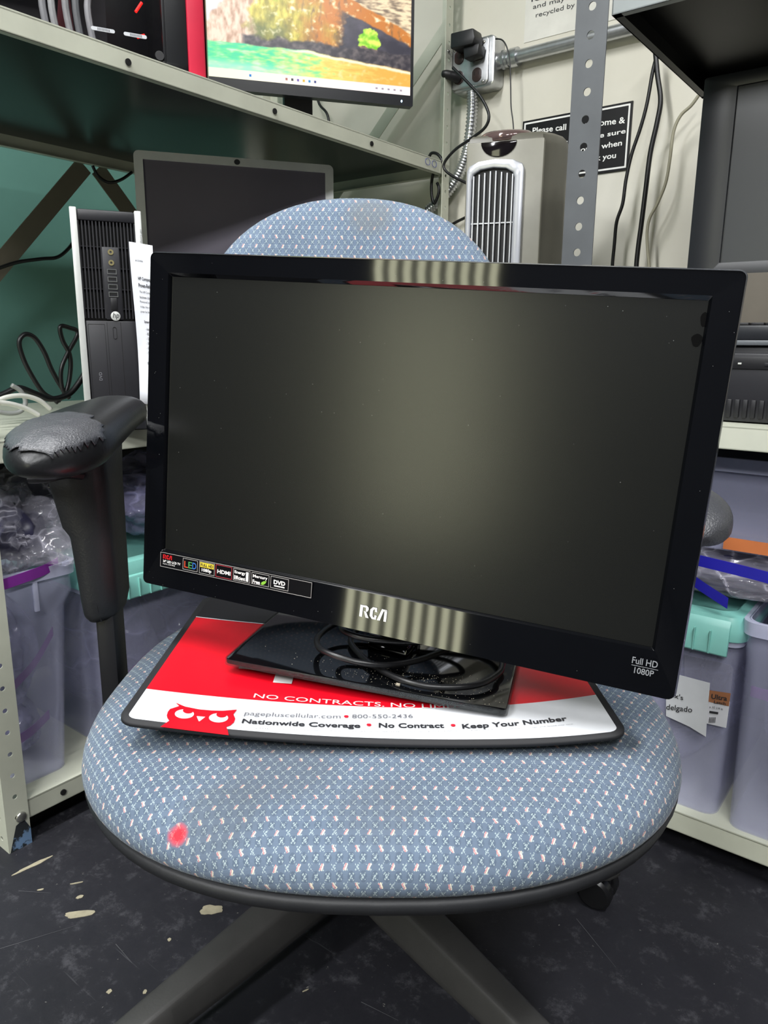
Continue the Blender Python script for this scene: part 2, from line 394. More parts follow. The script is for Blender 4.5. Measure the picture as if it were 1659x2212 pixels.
# ================================================================== CHAIR
def fabric(name, tint=1.0, stain=None):
    m, nt, bs = base_mat(name)
    uvn = nt.nodes.new('ShaderNodeUVMap'); sx = nt.nodes.new('ShaderNodeSeparateXYZ'); nt.links.new(uvn.outputs[0], sx.inputs[0])
    # slight wobble of the weave
    wob = nt.nodes.new('ShaderNodeTexNoise'); wob.inputs['Scale'].default_value = 420; nt.links.new(uvn.outputs[0], wob.inputs['Vector'])
    wb = (G(nt, wob.outputs[0]) - .5) * .0022
    U, V = (G(nt, sx.outputs[0]) + wb) / .0185, (G(nt, sx.outputs[1]) + wb) / .027
    def dash(du, dv, tilt):
        x = ((U + du).fract() - .5) * .0185; y = ((V + dv).fract() - .5) * .027
        c_, s_ = math.cos(tilt), math.sin(tilt)
        return x * c_ + y * s_, y * c_ - x * s_
    # pink and cream dash pairs on two sub-lattices with opposite tilt
    pink = cream = None
    for du, dv, ti in ((0, 0, .42), (.5, .5, -.42)):
        xr, yr = dash(du, dv, -ti)
        p = ((xr + .0006).abs().lt(.0005)) * (yr.abs().lt(.0026)); c = ((xr - .0007).abs().lt(.0005)) * (yr.abs().lt(.0026))
        pink = p if pink is None else pink.mx(p); cream = c if cream is None else cream.mx(c)
    # light dashes along the diamond lattice
    def lat(sgn):
        q = (U * 2 + V * 2 * sgn + .5)
        line = ((q.fract() - .5 + (G(nt, wob.outputs[0]) - .5) * .12).abs()).lt(.075)
        along = (U * 2 - V * 2 * sgn) * 1.0
        st = (U * 9.0 + V * 9.0 * -sgn).fract().lt(.62)
        gap = ((along.fract() - .5).abs()).gt(.10)
        return line * st * gap
    wt = lat(1).mx(lat(-1))
    nz = noise_g(nt, 300, 2, 'UV')
    wt = wt * nz.gt(.36)
    n1 = noise_g(nt, 9, 5)
    thread = ((G(nt, sx.outputs[1]) / .00075).fract() - .5).abs()
    blob = ((((U * 2).fract() - .5).abs() * ((U * 2).fract() - .5).abs()) + (((V * 2 + .0).fract() - .5).abs() * ((V * 2).fract() - .5).abs())).lt(.10)
    base = mixc(nt, ramp01(n1, .3, .7), lin(tuple(x * tint for x in (90, 103, 120))), lin(tuple(x * tint for x in (103, 117, 135))))
    base = mixc(nt, blob * .45, base, lin(tuple(x * tint for x in (72, 84, 98))))
    base = mixc(nt, thread * .35, base, lin(tuple(x * tint for x in (70, 86, 112))))
    c = mixc(nt, wt * .68, base, lin((180, 194, 194)))
    c = mixc(nt, pink * .8, c, lin((206, 140, 138))); c = mixc(nt, cream * .85, c, lin((226, 214, 190)))
    tc = nt.nodes.new('ShaderNodeTexCoord'); so = nt.nodes.new('ShaderNodeSeparateXYZ'); nt.links.new(tc.outputs['Object'], so.inputs[0])
    X, Y, Z = (G(nt, so.outputs[i]) for i in range(3)); nn = noise_g(nt, 60, 5) * .010
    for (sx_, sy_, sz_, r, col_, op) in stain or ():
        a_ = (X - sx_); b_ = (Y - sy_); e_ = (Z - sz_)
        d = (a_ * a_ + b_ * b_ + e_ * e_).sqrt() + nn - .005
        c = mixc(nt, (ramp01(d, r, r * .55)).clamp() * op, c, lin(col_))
    nt.links.new(c, bs.inputs['Base Color']); bs.inputs['Roughness'].default_value = .92; bs.inputs['Specular IOR Level'].default_value = .15
    bs.inputs['Sheen Weight'].default_value = .15
    h = wt * .6 + thread * .5 + nz * .5
    bump(nt, bs, h, .35, .0006); return m
SC_ = Vector((0, .80, 0))      # chair root
ch = thing('office_chair', 'blue patterned fabric office chair carrying the television, in the middle of the room', 'office chair', SC_)
def sgnpow(x, p): return math.copysign(abs(x) ** p, x)
def outline(t, wx, yf, yb, n):
    c_, s_ = math.cos(t), math.sin(t)
    return wx * sgnpow(c_, 2 / n), (yb if s_ > 0 else yf) * sgnpow(s_, 2 / n)
SW, SF, SB, SN = .317, .313, .34, 2.42
def seat_top(x, y):            # height of the fabric inside the flat area (chair frame)
    return .4895 - .007 * max(0, -y / SF) ** 3 - .006 * (abs(x) / SW) ** 3
def cushion():
    mb = MB(); n = 96; prof = []
    for k in range(9): prof.append((k / 9 * .86, 0, 1.0))
    R = .052
    rings = []; uvs = []
    # profile: inset from the rim and drop
    P = [(q, None) for q in (.001, .15, .3, .45, .6, .72, .82)]
    arc = [(.052 * (1 - math.sin(t)), .038 * (1 - math.cos(t))) for t in [PI / 2 * i / 7 for i in range(8)]] + [(.001, .043), (.003, .047), (.008, .050)]
    for q, _ in P:
        ring = []
        for j in range(n):
            t = 2 * PI * j / n; x, y = outline(t, SW - .052, SF - .052, SB - .052, SN); x *= q; y *= q
            ring.append((x, y, seat_top(x, y)))
        rings.append(ring)
    for ins, dr in arc:
        ring = []
        for j in range(n):
            t = 2 * PI * j / n; x, y = outline(t, SW - ins, SF - ins, SB - ins, SN)
            xi, yi = outline(t, SW - .052, SF - .052, SB - .052, SN)
            ring.append((x, y, seat_top(xi, yi) - dr * (1.0 if y > 0 else 1 - .12 * max(0, -y / SF))))
        rings.append(ring)
    # uv by arc length
    for j in range(n):
        s = 0; 
    ln = [[0.0] * n for _ in rings]
    for i in range(1, len(rings)):
        for j in range(n): ln[i][j] = ln[i - 1][j] + (Vector(rings[i][j]) - Vector(rings[i - 1][j])).length
    base0 = [Vector(p) for p in rings[6]]
    for i, r_ in enumerate(rings):
        for j, p in enumerate(r_):
            if i <= 6: uvs.append((p[0], p[1]))
            else:
                d = Vector((base0[j].x, base0[j].y)); o_ = Vector((rings[10][j][0] - base0[j].x, rings[10][j][1] - base0[j].y)); o_.normalize()
                q = d + o_ * (ln[i][j] - ln[6][j]); uvs.append((q.x, q.y))
    mb.loft(rings, cap=True); mb.uv = uvs; return mb
st = []
def chp(px, py, z): p = at(px, py, VZ, z) - SC_; return (p.x, p.y, p.z)
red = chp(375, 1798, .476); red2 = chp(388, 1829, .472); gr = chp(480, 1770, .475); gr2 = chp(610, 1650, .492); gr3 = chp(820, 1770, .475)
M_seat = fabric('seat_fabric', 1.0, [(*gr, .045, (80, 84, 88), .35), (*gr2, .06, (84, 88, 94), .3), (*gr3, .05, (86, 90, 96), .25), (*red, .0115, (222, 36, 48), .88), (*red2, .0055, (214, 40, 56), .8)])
obj('seat', cushion(), M_seat, ch, smooth='all')
M_shell = mat('chair_shell_plastic', (34, 35, 38), .55, bmp=.15, bs_=500)
sh = MB(); n = 72; R_ = []
for ins, z in ((.004, .444), (.001, .440), (.004, .431), (.018, .424), (.06, .412), (.12, .398)):
    R_.append([(*outline(2 * PI * j / n, SW - ins, SF - ins, SB - ins, SN), z - .004 * max(0, -math.sin(2 * PI * j / n)) ** 2) for j in range(n)])
sh.loft(R_); obj('seat_shell', sh, M_shell, ch, smooth='all')
# backrest
def backrest(front):
    mb = MB(); n = 72; W, H, N = .228, .225, 2.25; rings = []; uvs = []
    prof = [(q, 0) for q in (.002, .25, .5, .7, .85)] + [(.93, .006), (.975, .017), (.995, .03), (1.0, .042)] if front else [(1.0, .042), (.985, .060), (.93, .07), (.6, .074), (.002, .076)]
    for q, d in prof:
        ring = []
        for j in range(n):
            t = 2 * PI * j / n; x = W * q * sgnpow(math.cos(t), 2 / N); z = H * q * sgnpow(math.sin(t), 2 / N)
            y = d - .03 * (x / W) ** 2 + .10 * z + .03 * (z / H) ** 2      # wraps forward at the sides, leans back
            ring.append((x - .045, .285 + y, .845 + z)); uvs.append((x, z * 1.0))
        rings.append(ring)
    mb.loft(rings); mb.uv = uvs; return mb
bk = at(800, 450, Vector((0, 1, 0)), 1.12) - SC_
M_back = fabric('backrest_fabric', 1.12, [(bk.x, bk.y, bk.z, .045, (110, 112, 112), .5)])
obj('backrest', backrest(True), M_back, ch, smooth='all')
obj('backrest_shell', backrest(False), M_shell, ch, smooth='all')
bp = MB(); bp.tube([(-.045, .37, .80), (-.045, .39, .62), (-.03, .37, .46), (-.02, .25, .39), (-.02, .12, .385)], .02, 10); obj('backrest_post', bp, M_shell, ch, smooth=True)
# arms
M_arm = mat('armrest_vinyl', (30, 31, 33), .38, bmp=.25, bs_=260, spec=.5)
M_torn = mat('worn_armrest_skin', (70, 71, 76), .36, bmp=1.0, bs_=480, spec=.9)
def pad(path):
    """path: (x, y, ztop, half width, thickness)"""
    mb = MB(); rings = []; n = 28
    for x, y, zt, hw, th in path:
        rings.append([(x + hw * sgnpow(math.cos(2 * PI * j / n), .8), y, zt - th / 2 + th / 2 * sgnpow(math.sin(2 * PI * j / n), .8)) for j in range(n)])
    return mb.loft(rings)
def arm(side, x0, zt, y0, y1, pm_=None):
    S = side
    path = []
    N = 22
    for i in range(N + 1):
        t = i / N; y = y0 + (y1 - y0) * t
        k = math.sqrt(max(0.0, 1 - (1 - min(1, t / .30)) ** 2)) if t < .30 else 1
        e = math.sqrt(max(0.0, 1 - ((t - .88) / .12) ** 2)) if t > .88 else 1
        hw = (.055 - .015 * min(1, max(0, (t - .2) / .6))) * max(.06, k) * max(.12, e)
        th = (.064 - .022 * t) * max(.12, k) * max(.2, e)
        path.append((x0 + S * (-.006 - .02 * max(0, t - .3)), y, zt - .012 * (1 - t) ** 2 * 1.5 - (.064 - .022 * t) / 2 + th / 2, max(.004, hw), th))
    obj('armrest_pad', pad(path), pm_ or M_arm, ch, smooth='all')
    return path
def sleeve(x0, y0, zt, zb, zbar):
    mb = MB(); R = []
    for z, xl, xr, ya, yb in ((zt, -.036, .040, -.045, .035), (zt - .045, -.030, .038, -.030, .034), (zt - .10, -.018, .038, -.030, .033), ((zt + zb) / 2, -.010, .038, -.030, .032), (zb + .03, -.004, .038, -.029, .030), (zb + .008, -.002, .034, -.027, .024), (zb, .004, .026, -.022, .018)):
        R.append([(x0 + xl, y0 + ya, z), (x0 + (xl + xr) / 2 - .004, y0 + ya - .004, z), (x0 + xr - .012, y0 + ya, z), (x0 + xr, y0 + ya + .010, z), (x0 + xr, y0 + yb, z), (x0 + xl, y0 + yb, z)])
    mb.loft(R); return mb
# left (as seen) arm
AX, AZ = -.342, .790
arm(1, AX, AZ, -.085, .235)
tp = MB(); G_ = 26; vs = []; fs = []
for i in range(G_ + 1):
    for j in range(G_ + 1):
        u, v = i / G_, j / G_; y = -.078 + .115 * u; x = AX - .052 + .098 * v
        tt = (y + .085) / .30; hw = (.054 - .017 * min(1, max(0, (tt - .2) / .6))) * (math.sqrt(max(.001, 1 - (1 - min(1, tt / .30)) ** 2)) if tt < .30 else 1)
        q = min(.985, abs((x - AX + .006) / hw)); th = (.064 - .022 * tt) * (math.sqrt(max(.001, 1 - (1 - min(1, tt / .30)) ** 2)) if tt < .30 else 1)
        s_ = (1 - q ** 2.5) ** .4
        z = AZ - .018 * (1 - tt) ** 2 - (.064 - .022 * tt) / 2 + th / 2 - th / 2 + th / 2 * s_
        vs.append((x, y, z + .0012 + .0012 * noise.noise(Vector((x * 90, y * 90, 0)))))
keep = set()
for i in range(G_):
    for j in range(G_):
        a_ = i * (G_ + 1) + j; x, y, z = vs[a_]; tt = (y + .085) / .30
        hw = (.054 - .017 * min(1, max(0, (tt - .2) / .6))) * (math.sqrt(max(.001, 1 - (1 - min(1, tt / .30)) ** 2)) if tt < .30 else 1)
        cxx, cyy = (x - AX + .001) / .047, (y + .036) / .052
        if cxx * cxx + cyy * cyy + .38 * noise.noise(Vector((x * 55, y * 55, 3))) < .95 and abs((x - AX + .006) / hw) < .95: fs.append((a_, a_ + 1, a_ + G_ + 2, a_ + G_ + 1))
tp.add(vs, fs)
o = obj('torn_cover', tp, M_torn, ch, smooth='all', solid=.0012); o['label'] = 'shiny worn patch of torn armrest cover'
obj('arm_sleeve', sleeve(-.366, .085, .742, .520, .45), mat('arm_sleeve_plastic', (33, 34, 36), .45, bmp=.3, bs_=350), ch, bevel=.004)
obj('arm_bar', MB().box(-.358, -.334, .066, .104, .405, .56), M_black, ch, bevel=.004)
sb = MB(); sb.box(-.358, -.334, .066, .104, .392, .412); sb.box(-.356, -.10, .066, .104, .388, .400); obj('arm_bracket', sb, M_black, ch, bevel=.003)
lv = MB(); lv.tube([(-.405, .035, .706), (-.385, .030, .708), (-.365, .036, .712), (-.352, .05, .708)], .006, 8); obj('height_lever', lv, M_black, ch, smooth=True)
for x, y, z in ((-.3313, .078, .655), (-.3313, .106, .675), (-.3313, .072, .558)):
    obj('slot_cover', MB().box(x - .0005, x + .0006, y - .003, y + .003, z - .010, z + .010), mat('slot_grey', (80, 82, 84), .5), ch, bevel=.0005)
sm = MB(); sm.tube([(-.366, .0545, .738), (-.357, .0545, .68), (-.353, .0545, .62), (-.349, .0545, .55), (-.347, .060, .523)], .0011, 6); obj('seam', sm, M_black, ch, smooth=True)
# right arm, set lower
arm(-1, .346, .708, -.02, .28, M_torn)
obj('arm_sleeve', sleeve(.335, .20, .66, .46, .43), M_black, ch, bevel=.004)
sb = MB(); sb.box(.335, .371, .18, .22, .392, .52); sb.box(.10, .37, .18, .22, .388, .400); obj('arm_bar', sb, M_black, ch, bevel=.004)
# mechanism and base
HB = Vector((-.045, .170, 0))
me_ = MB(); me_.box(-.12, .08, .0, .22, .355, .402); obj('tilt_mechanism', me_, M_black, ch, bevel=.01)
cy = MB(); cy.lathe([(.014, .36), (.014, .24), (.025, .238), (.025, .10), (.028, .09)], 24, (HB.x, HB.y)); obj('gas_column', cy, M_black, ch, smooth=True)
M_leg = mat('chair_base_nylon', (60, 59, 58), .5, var=.1, vs=30, bmp=.15, bs_=300, wear=((120, 118, 108), 22, .70, .76))
hb = MB(); hb.lathe([(.012, .135), (.040, .135), (.05, .12), (.052, .07), (.04, .06)], 28, (HB.x, HB.y)); obj('base_hub', hb, M_leg, ch, smooth=True)
for k, deg in enumerate((228, 310, 5, 82, 156)):
    th = math.radians(deg); d = Vector((math.cos(th), math.sin(th), 0)); s_ = Vector((-d.y, d.x, 0)); R = []
    for t, hw, zt, zb in ((.025, .036, .134, .088), (.10, .034, .128, .078), (.20, .031, .116, .07), (.32, .027, .100, .064), (.395, .024, .090, .06), (.415, .016, .084, .062)):
        c_ = HB + d * t
        R.append([c_ + s_ * hw * .55 + VZ * zt, c_ + s_ * hw * .72 + VZ * (zt - .004), c_ + s_ * hw + VZ * (zb + .010), c_ + s_ * hw + VZ * zb,
                  c_ - s_ * hw + VZ * zb, c_ - s_ * hw + VZ * (zb + .010), c_ - s_ * hw * .72 + VZ * (zt - .004), c_ - s_ * hw * .55 + VZ * zt])
    mb = MB(); mb.loft(R); obj('leg', mb, M_leg, ch, bevel=.003)
    c_ = HB + d * .402
    cs = MB(); cs.lathe([(.006, .062), (.006, .03), (.010, .028)], 12, (c_.x, c_.y))
    ax = Vector((math.cos(th + .9), math.sin(th + .9), 0)); pr = Vector((-ax.y, ax.x, 0)); cc = c_ + pr * .014
    cs.tube([cc - ax * .012 + VZ * .052, cc + ax * .012 + VZ * .052], .012, 16, smooth=0)
    cst = obj('caster', cs, M_black, ch, smooth=True)
    for s2 in (-1, 1):
        wl = MB(); wl.tube([cc + ax * s2 * .007 + VZ * .027, cc + ax * s2 * .009 + VZ * .027, cc + ax * s2 * .022 + VZ * .027, cc + ax * s2 * .026 + VZ * .027], lambda t: .027 if .05 < t < .9 else .022, 24, smooth=0)
        obj('wheel', wl, mat('caster_wheel', (24, 24, 26), .3), cst, smooth=True)

# ================================================================== COUNTER MAT
MO = Vector((0, .622, .4955))
def mat_z(x, y):       # height of the mat's underside above z = .5 at world offset (x, y) from MO
    return .0012 + .20 * (x - .06) ** 2 + .35 * max(0, x - .12) ** 2 * max(0, 1 - y / .12)
mt = thing('counter_mat', 'red, white and black printed counter mat lying on the chair seat under the television', 'counter mat', MO)
MX0, MX1, MY0, MY1 = -.2455, .2285, .0, .345
def mfront(x): return -.004 * (1 - ((x + .01) / .243) ** 2)     # the front edge bows towards the viewer
def mpt(x, y, dz): return (x, y + mfront(x) * max(0, 1 - y / .16), mat_z(x, y) + dz)
def mgrid(x0, x1, y0, y1, z, nx, ny, f0=None, f1=None, inset=0):
    vs = []; fs = []
    for i in range(nx + 1):
        x = x0 + (x1 - x0) * (.5 - .5 * math.cos(PI * i / nx))
        a_ = f0(x) if f0 else y0; b_ = f1(x) if f1 else y1
        # rounded corners
        r = .016 - inset
        for xe in (x - x0, x1 - x):
            if xe < r and r > 0:
                k = r - math.sqrt(max(0, r * r - (r - xe) ** 2))
                if not f0: a_ = max(a_, y0 + k)
                if not f1: b_ = min(b_, y1 - k)
        for j in range(ny + 1): vs.append(mpt(x, a_ + (b_ - a_) * j / ny, z))
    for i in range(nx):
        for j in range(ny):
            a_ = i * (ny + 1) + j; fs.append((a_, a_ + ny + 1, a_ + ny + 2, a_ + 1))
    return vs, fs
vs, fs = mgrid(MX0, MX1, MY0, MY1, 0, 48, 20)
o = obj('rubber_base', MB().add(vs, fs), mat('black_rubber', (32, 32, 35), .7), mt, smooth=True)
md = o.modifiers.new('s', 'SOLIDIFY'); md.thickness = .0042; md.offset = 1 if o.data.polygons[0].normal.z > 0 else -1
SH = .0044; B_ = .0075
M_pw = mat('mat_print_white', (226, 228, 232), .32, var=.03); M_pr = mat('mat_print_red', (222, 14, 34), .3, var=.04, vs=8); M_pk = mat('mat_print_black', (30, 30, 34), .35)
fcurve = lambda x: .0665 + .38 * max(0, x) ** 2     # white to red
gcurve = lambda x: .267 - .3 * max(0, x + .16) ** 2
obj('print_black', MB().add(*mgrid(MX0 + B_, MX1 - B_, MY0 + B_, MY1 - B_, SH, 48, 8, f0=gcurve, inset=B_)), M_pk, mt, smooth=True)
obj('print_red', MB().add(*mgrid(MX0 + B_, MX1 - B_, 0, 0, SH, 48, 10, f0=fcurve, f1=gcurve, inset=B_)), M_pr, mt, smooth=True)
obj('print_white', MB().add(*mgrid(MX0 + B_, MX1 - B_, MY0 + B_, 0, SH, 48, 6, f1=fcurve, inset=B_)), M_pw, mt, smooth=True)
obj('print_line', MB().add(*mgrid(MX0 + B_, MX1 - B_, 0, 0, SH + .0004, 48, 1, f0=lambda x: gcurve(x) - .001, f1=lambda x: gcurve(x) + .0012, inset=B_)), M_pw, mt, smooth=True)
def mflat(px, py):           # photo pixel -> mat coordinates on the flat sheet
    p = at(px, py, VZ, .506)
    for _ in range(6):
        x, y = p.x - MO.x, p.y - MO.y; p = at(px, py, VZ, .5 + mat_z(x, y) + SH)
    x, y = p.x, p.y - MO.y
    for _ in range(6): y = p.y - MO.y - mfront(x) * max(0, 1 - y / .16)
    return x, y
def mtext(mb, body, p0, p1, h, bold=0, lift=.0009):
    """text from photo pixel p0 to p1 (baseline), h = height in metres"""
    x0, y0 = mflat(*p0); x1, y1 = mflat(*p1)
    text_on(mb, body, lambda u, v: mpt(x0 + (x1 - x0) * u, y0 + (y1 - y0) * u + h * v, SH + lift), bold)
tw = MB(); mtext(tw, 'NO CONTRACTS. NO LIMITS', (547, 1499.5), (1010, 1524), .0088)
x4, y4 = mflat(562, 1470); text_on(tw, '4', lambda u, v: mpt(-.158 + .072 * u, .106 + .085 * v, SH + .0009), .02)
obj('white_lettering', tw, M_white, mt)
tg = MB(); mtext(tg, 'pagepluscellular.com', (526, 1539.5), (735, 1547), .0100, lift=.0009); mtext(tg, '800-550-2436', (760, 1543.5), (892, 1543), .0072, .002)
obj('grey_lettering', tg, M_grey_ink, mt)
td = MB(); mtext(td, 'Nationwide Coverage', (520, 1557), (778, 1567.5), .0108, .028); mtext(td, 'No Contract', (818, 1564), (960, 1564.5), .0088, .028); mtext(td, 'Keep Your Number', (1000, 1569.5), (1228, 1551.5), .0112, .028)
obj('dark_lettering', td, M_dark_ink, mt)
tl = MB(); mtext(tl, '*Featuring 4 LTE connections are not available on all devices and in all locations. Select LTE connections require a capable device and SIM card. Actual availability, coverage, and speed may vary.', (516, 1564), (1240, 1557), .0018)
obj('fine_print', tl, M_grey_ink, mt)
for px, py in ((748, 1540), (797, 1558), (979, 1559)):
    x, y = mflat(px, py); obj('bullet_mark', MB().add([mpt(x + .0024 * math.cos(2 * PI * k / 14), y + .0024 * math.sin(2 * PI * k / 14), SH + .0009) for k in range(14)], [tuple(range(14))]), M_red_ink, mt)
def mpoly(mb, pts, lift): mb.add([mpt(*mflat(300 + x * .3014, 1480 + y * .3014), SH + lift) for x, y in pts], [tuple(range(len(pts)))])
ow = MB()
mpoly(ow, [(262, 100), (330, 128), (430, 148), (520, 156), (600, 158), (702, 150), (676, 182), (690, 215), (680, 240), (655, 262), (625, 272), (636, 300), (642, 332), (400, 303), (152, 272), (216, 228), (202, 208), (198, 190), (206, 165), (222, 145), (288, 124)], .0008)
obj('owl_emblem', ow, M_pr, mt)
we = MB()
for cx_, cy_, rx, ry in ((325, 184, 69, 33), (570, 212, 69, 33)): mpoly(we, [(cx_ + rx * math.cos(2 * PI * k / 28), cy_ + ry * math.sin(2 * PI * k / 28)) for k in range(28)], .0013)
mpoly(we, [(412, 200), (475, 205), (435, 236), (428, 236)], .0013)
obj('owl_eye', we, M_pw, mt)
for cx_, cy_ in ((352, 163), (592, 192)):
    pu = MB(); mpoly(pu, [(cx_ + 38 * math.cos(2 * PI * k / 20), cy_ + 20 * math.sin(2 * PI * k / 20)) for k in range(20)], .0018)
    obj('owl_pupil', pu, M_pr, mt)

# ================================================================== TELEVISION
TX = Vector((.92603, -.37277, -.05929)); TZ = Vector((.07423, .02585, .99691)); TY = TZ.cross(TX).normalized()
TB = Vector((-.00938, .70893, .57224)); TH = .060
TM = Matrix((TX, TY, TZ)).transposed().to_4x4(); TM.translation = TB - TZ * TH
PY = Vector((0, 0, 1)).cross(TX).normalized(); PZ = TX.cross(PY).normalized()      # the stand plate is level front to back
PM = Matrix((TX, PY, PZ)).transposed().to_4x4(); PM.translation = TM.translation
tv = thing('television', 'glossy black flat television standing on the chair seat', 'television', mw=PM)
def tvp(px, py, y=0.0):      # photo pixel on the plane y of the TV frame -> local x, z
    pl = TB + TY * y; p = at(px, py, TY, pl.dot(TY)) - TM.translation
    return p.dot(TX), p.dot(TZ)
M_gloss = mat('piano_black', (7, 8, 11), .045, var=.02, spec=.5, coat=.12)
W2, HT = .289, .365
outer = rrect(2 * W2, HT, .006, 4, 0, TH + HT / 2)
inner = rrect(.532, .3035, .001, 4, 0, TH + .041 + .3035 / 2)
fr = MB()
inn2 = rrect(.527, .2985, .001, 4, 0, TH + .0425 + .2985 / 2)
R = [[(p[0], .0060, p[1]) for p in inn2], [(p[0], .0045, p[1]) for p in inn2], [(p[0], .0006, p[1]) for p in inner],
     [(p[0] * .9955, .0002 - .0035 * max(0, 1 - (p[1] - TH) / .035), p[1] * .996 + .0009) for p in outer], [(p[0], .0018, p[1]) for p in outer], [(p[0], .022, p[1]) for p in outer], [(p[0] * .985, .03, p[1]) for p in outer], [(p[0] * .5, .03, p[1]) for p in outer]]
fr.loft(R, cap=False)
obj('bezel', fr, M_gloss, tv, smooth=True)
edge = MB(); er = rrect(2 * W2 + .0006, HT + .0006, .006, 4, 0, TH + HT / 2)
e2 = rrect(2 * W2 - .002, HT - .002, .0055, 4, 0, TH + HT / 2)
edge.loft([[(p[0], -.0008, p[1]) for p in e2], [(p[0], .0022, p[1]) for p in er], [(p[0], .0034, p[1]) for p in er], [(p[0], .0034, p[1]) for p in e2]], cap=False)
obj('clear_rim', edge, mat('rim_dark_acrylic', (70, 72, 76), .12, spec=.8), tv, smooth=True)
m, nt, bs = base_mat('matte_lcd'); bs.inputs['Base Color'].default_value = (*lin((20, 21, 20)), 1)
bs.inputs['Roughness'].default_value = .30; bs.inputs['Specular IOR Level'].default_value = .5
n_ = noise_g(nt, 3, 3); nt.links.new((n_ * .04 + .225).s, bs.inputs['Roughness'])
M_lcd = m
obj('screen', MB().add([(-.2635, .0046, TH + .0427), (.2635, .0046, TH + .0427), (.2635, .0046, TH + .3408), (-.2635, .0046, TH + .3408)], [(0, 1, 2, 3)]), M_lcd, tv)
for px, py, rx, ry in ((1505, 735, .0042, .0052), (1521, 690, .0028, .0058)):
    x, z = tvp(px, py, .0046); obj('smudge', MB().add([(x + rx * (1 + .15 * math.sin(3 * t)) * math.cos(t), .0042, z + ry * math.sin(t)) for t in [2 * PI * k / 16 for k in range(16)]], [tuple(range(16))]), mat('grease_spot', (10, 10, 10), .8, spec=.05), tv)
du = MB(); rr = random.Random(3)
for k in range(60):
    x, z = rr.uniform(-.26, .26), TH + rr.uniform(.05, .335); s_ = rr.choice((.00012, .00018, .00025))
    du.add([(x - s_, .0043, z - s_), (x + s_, .0043, z - s_), (x + s_, .0043, z + s_), (x - s_, .0043, z + s_)], [(0, 1, 2, 3)])
for k in range(34):
    x, z = rr.choice(((rr.uniform(-.285, .285), TH + rr.uniform(.002, .02)), (rr.uniform(.27, .287), TH + rr.uniform(0, .36)), (rr.uniform(-.287, -.27), TH + rr.uniform(0, .36)), (rr.uniform(-.28, .28), TH + rr.uniform(.347, .362)))); s_ = .00018
    y = -.0008 if z > TH + .04 else -.0046
    du.add([(x - s_, y, z - s_), (x + s_, y, z - s_), (x + s_, y, z + s_), (x - s_, y, z + s_)], [(0, 1, 2, 3)])
obj('dust_speck', du, mat('dust_grey', (150, 152, 150), .8), tv)['kind'] = 'stuff'
bd = MB(); bd.box(-.27, .27, .026, .045, TH + .015, TH + .35); bd.box(-.2, .2, .04, .068, TH + .04, TH + .30)
obj('back_cover', bd, M_black, tv, bevel=.008)
# lettering on the chin
def chin_y(z): return .0002 - .0035 * max(0, 1 - (z - TH) / .037) - .0008
def chin(p, lift=0): return (p[0], chin_y(p[1]) - lift, p[1])
lg = MB()
lx, lz0 = tvp(775, 1338, -.002)[0], TH + .0150; hh = .0115; s_ = .001
def lpoly(mb, pts, x, z, sc_, lift=0, shx=0): mb.add([chin((x + (a_ + shx * b_) * sc_, z + b_ * sc_), lift) for a_, b_ in pts], [tuple(range(len(pts)))])
def rca(mb, x, z, s, lift=0):
    # R
    for p in ([(0, 0), (2.6, 0), (2.6, 10), (0, 10)], [(2.4, 10), (6.0, 10), (7.6, 8.8), (7.8, 7), (7, 5.4), (5.8, 4.9), (5.2, 5.6), (5.4, 7.6), (4.8, 8.4), (2.4, 8.4)], [(3.6, 5.4), (5.8, 4.9), (8.6, 0), (5.8, 0)]): lpoly(mb, p, x, z, s, lift)
    # C
    for p in ([(9.2, 2.4), (11.8, 2.8), (11.8, 7.2), (9.2, 7.6)], [(9.2, 7.6), (11.8, 7.2), (12.6, 8.4), (15.2, 8.4), (15.2, 10), (11.4, 10)], [(9.2, 2.4), (11.4, 0), (15.2, 0), (15.2, 1.6), (12.6, 1.6), (11.8, 2.8)], [(13.4, 8.4), (15.2, 8.4), (15.6, 6.4), (13.6, 6.4)], [(13.4, 1.6), (15.2, 1.6), (15.6, 3.6), (13.6, 3.6)]): lpoly(mb, p, x, z, s, lift)
    # A
    for p in ([(16.0, 0), (18.6, 0), (21.6, 10), (19.4, 10)], [(20.6, 10), (24.2, 10), (24.2, 8.4), (21.1, 8.4)], [(21.9, 0), (24.2, 0), (24.2, 10), (21.9, 10)]): lpoly(mb, p, x, z, s, lift)
rca(lg, tvp(778, 1330)[0], TH + .0155, .00122)
obj('maker_lettering', lg, mat('logo_silver', (222, 222, 220), .35), tv)
x0, z0 = tvp(1366, 1424); hd = MB(); text_on(hd, 'Full HD', lambda u, v: (x0 + .0215 * u, -.0046, TH + .0275 + .0062 * v), .01)
text_on(hd, '1080P', lambda u, v: (x0 + .003 + .0165 * u, -.0052, TH + .0190 + .0058 * v), .01); hd.add([(x0, -.0049, TH + .0258), (x0 + .0225, -.0049, TH + .0258), (x0 + .0225, -.0049, TH + .0263), (x0, -.0049, TH + .0263)], [(0, 1, 2, 3)])
obj('corner_lettering', hd, mat('print_grey', (142, 144, 148), .5), tv)
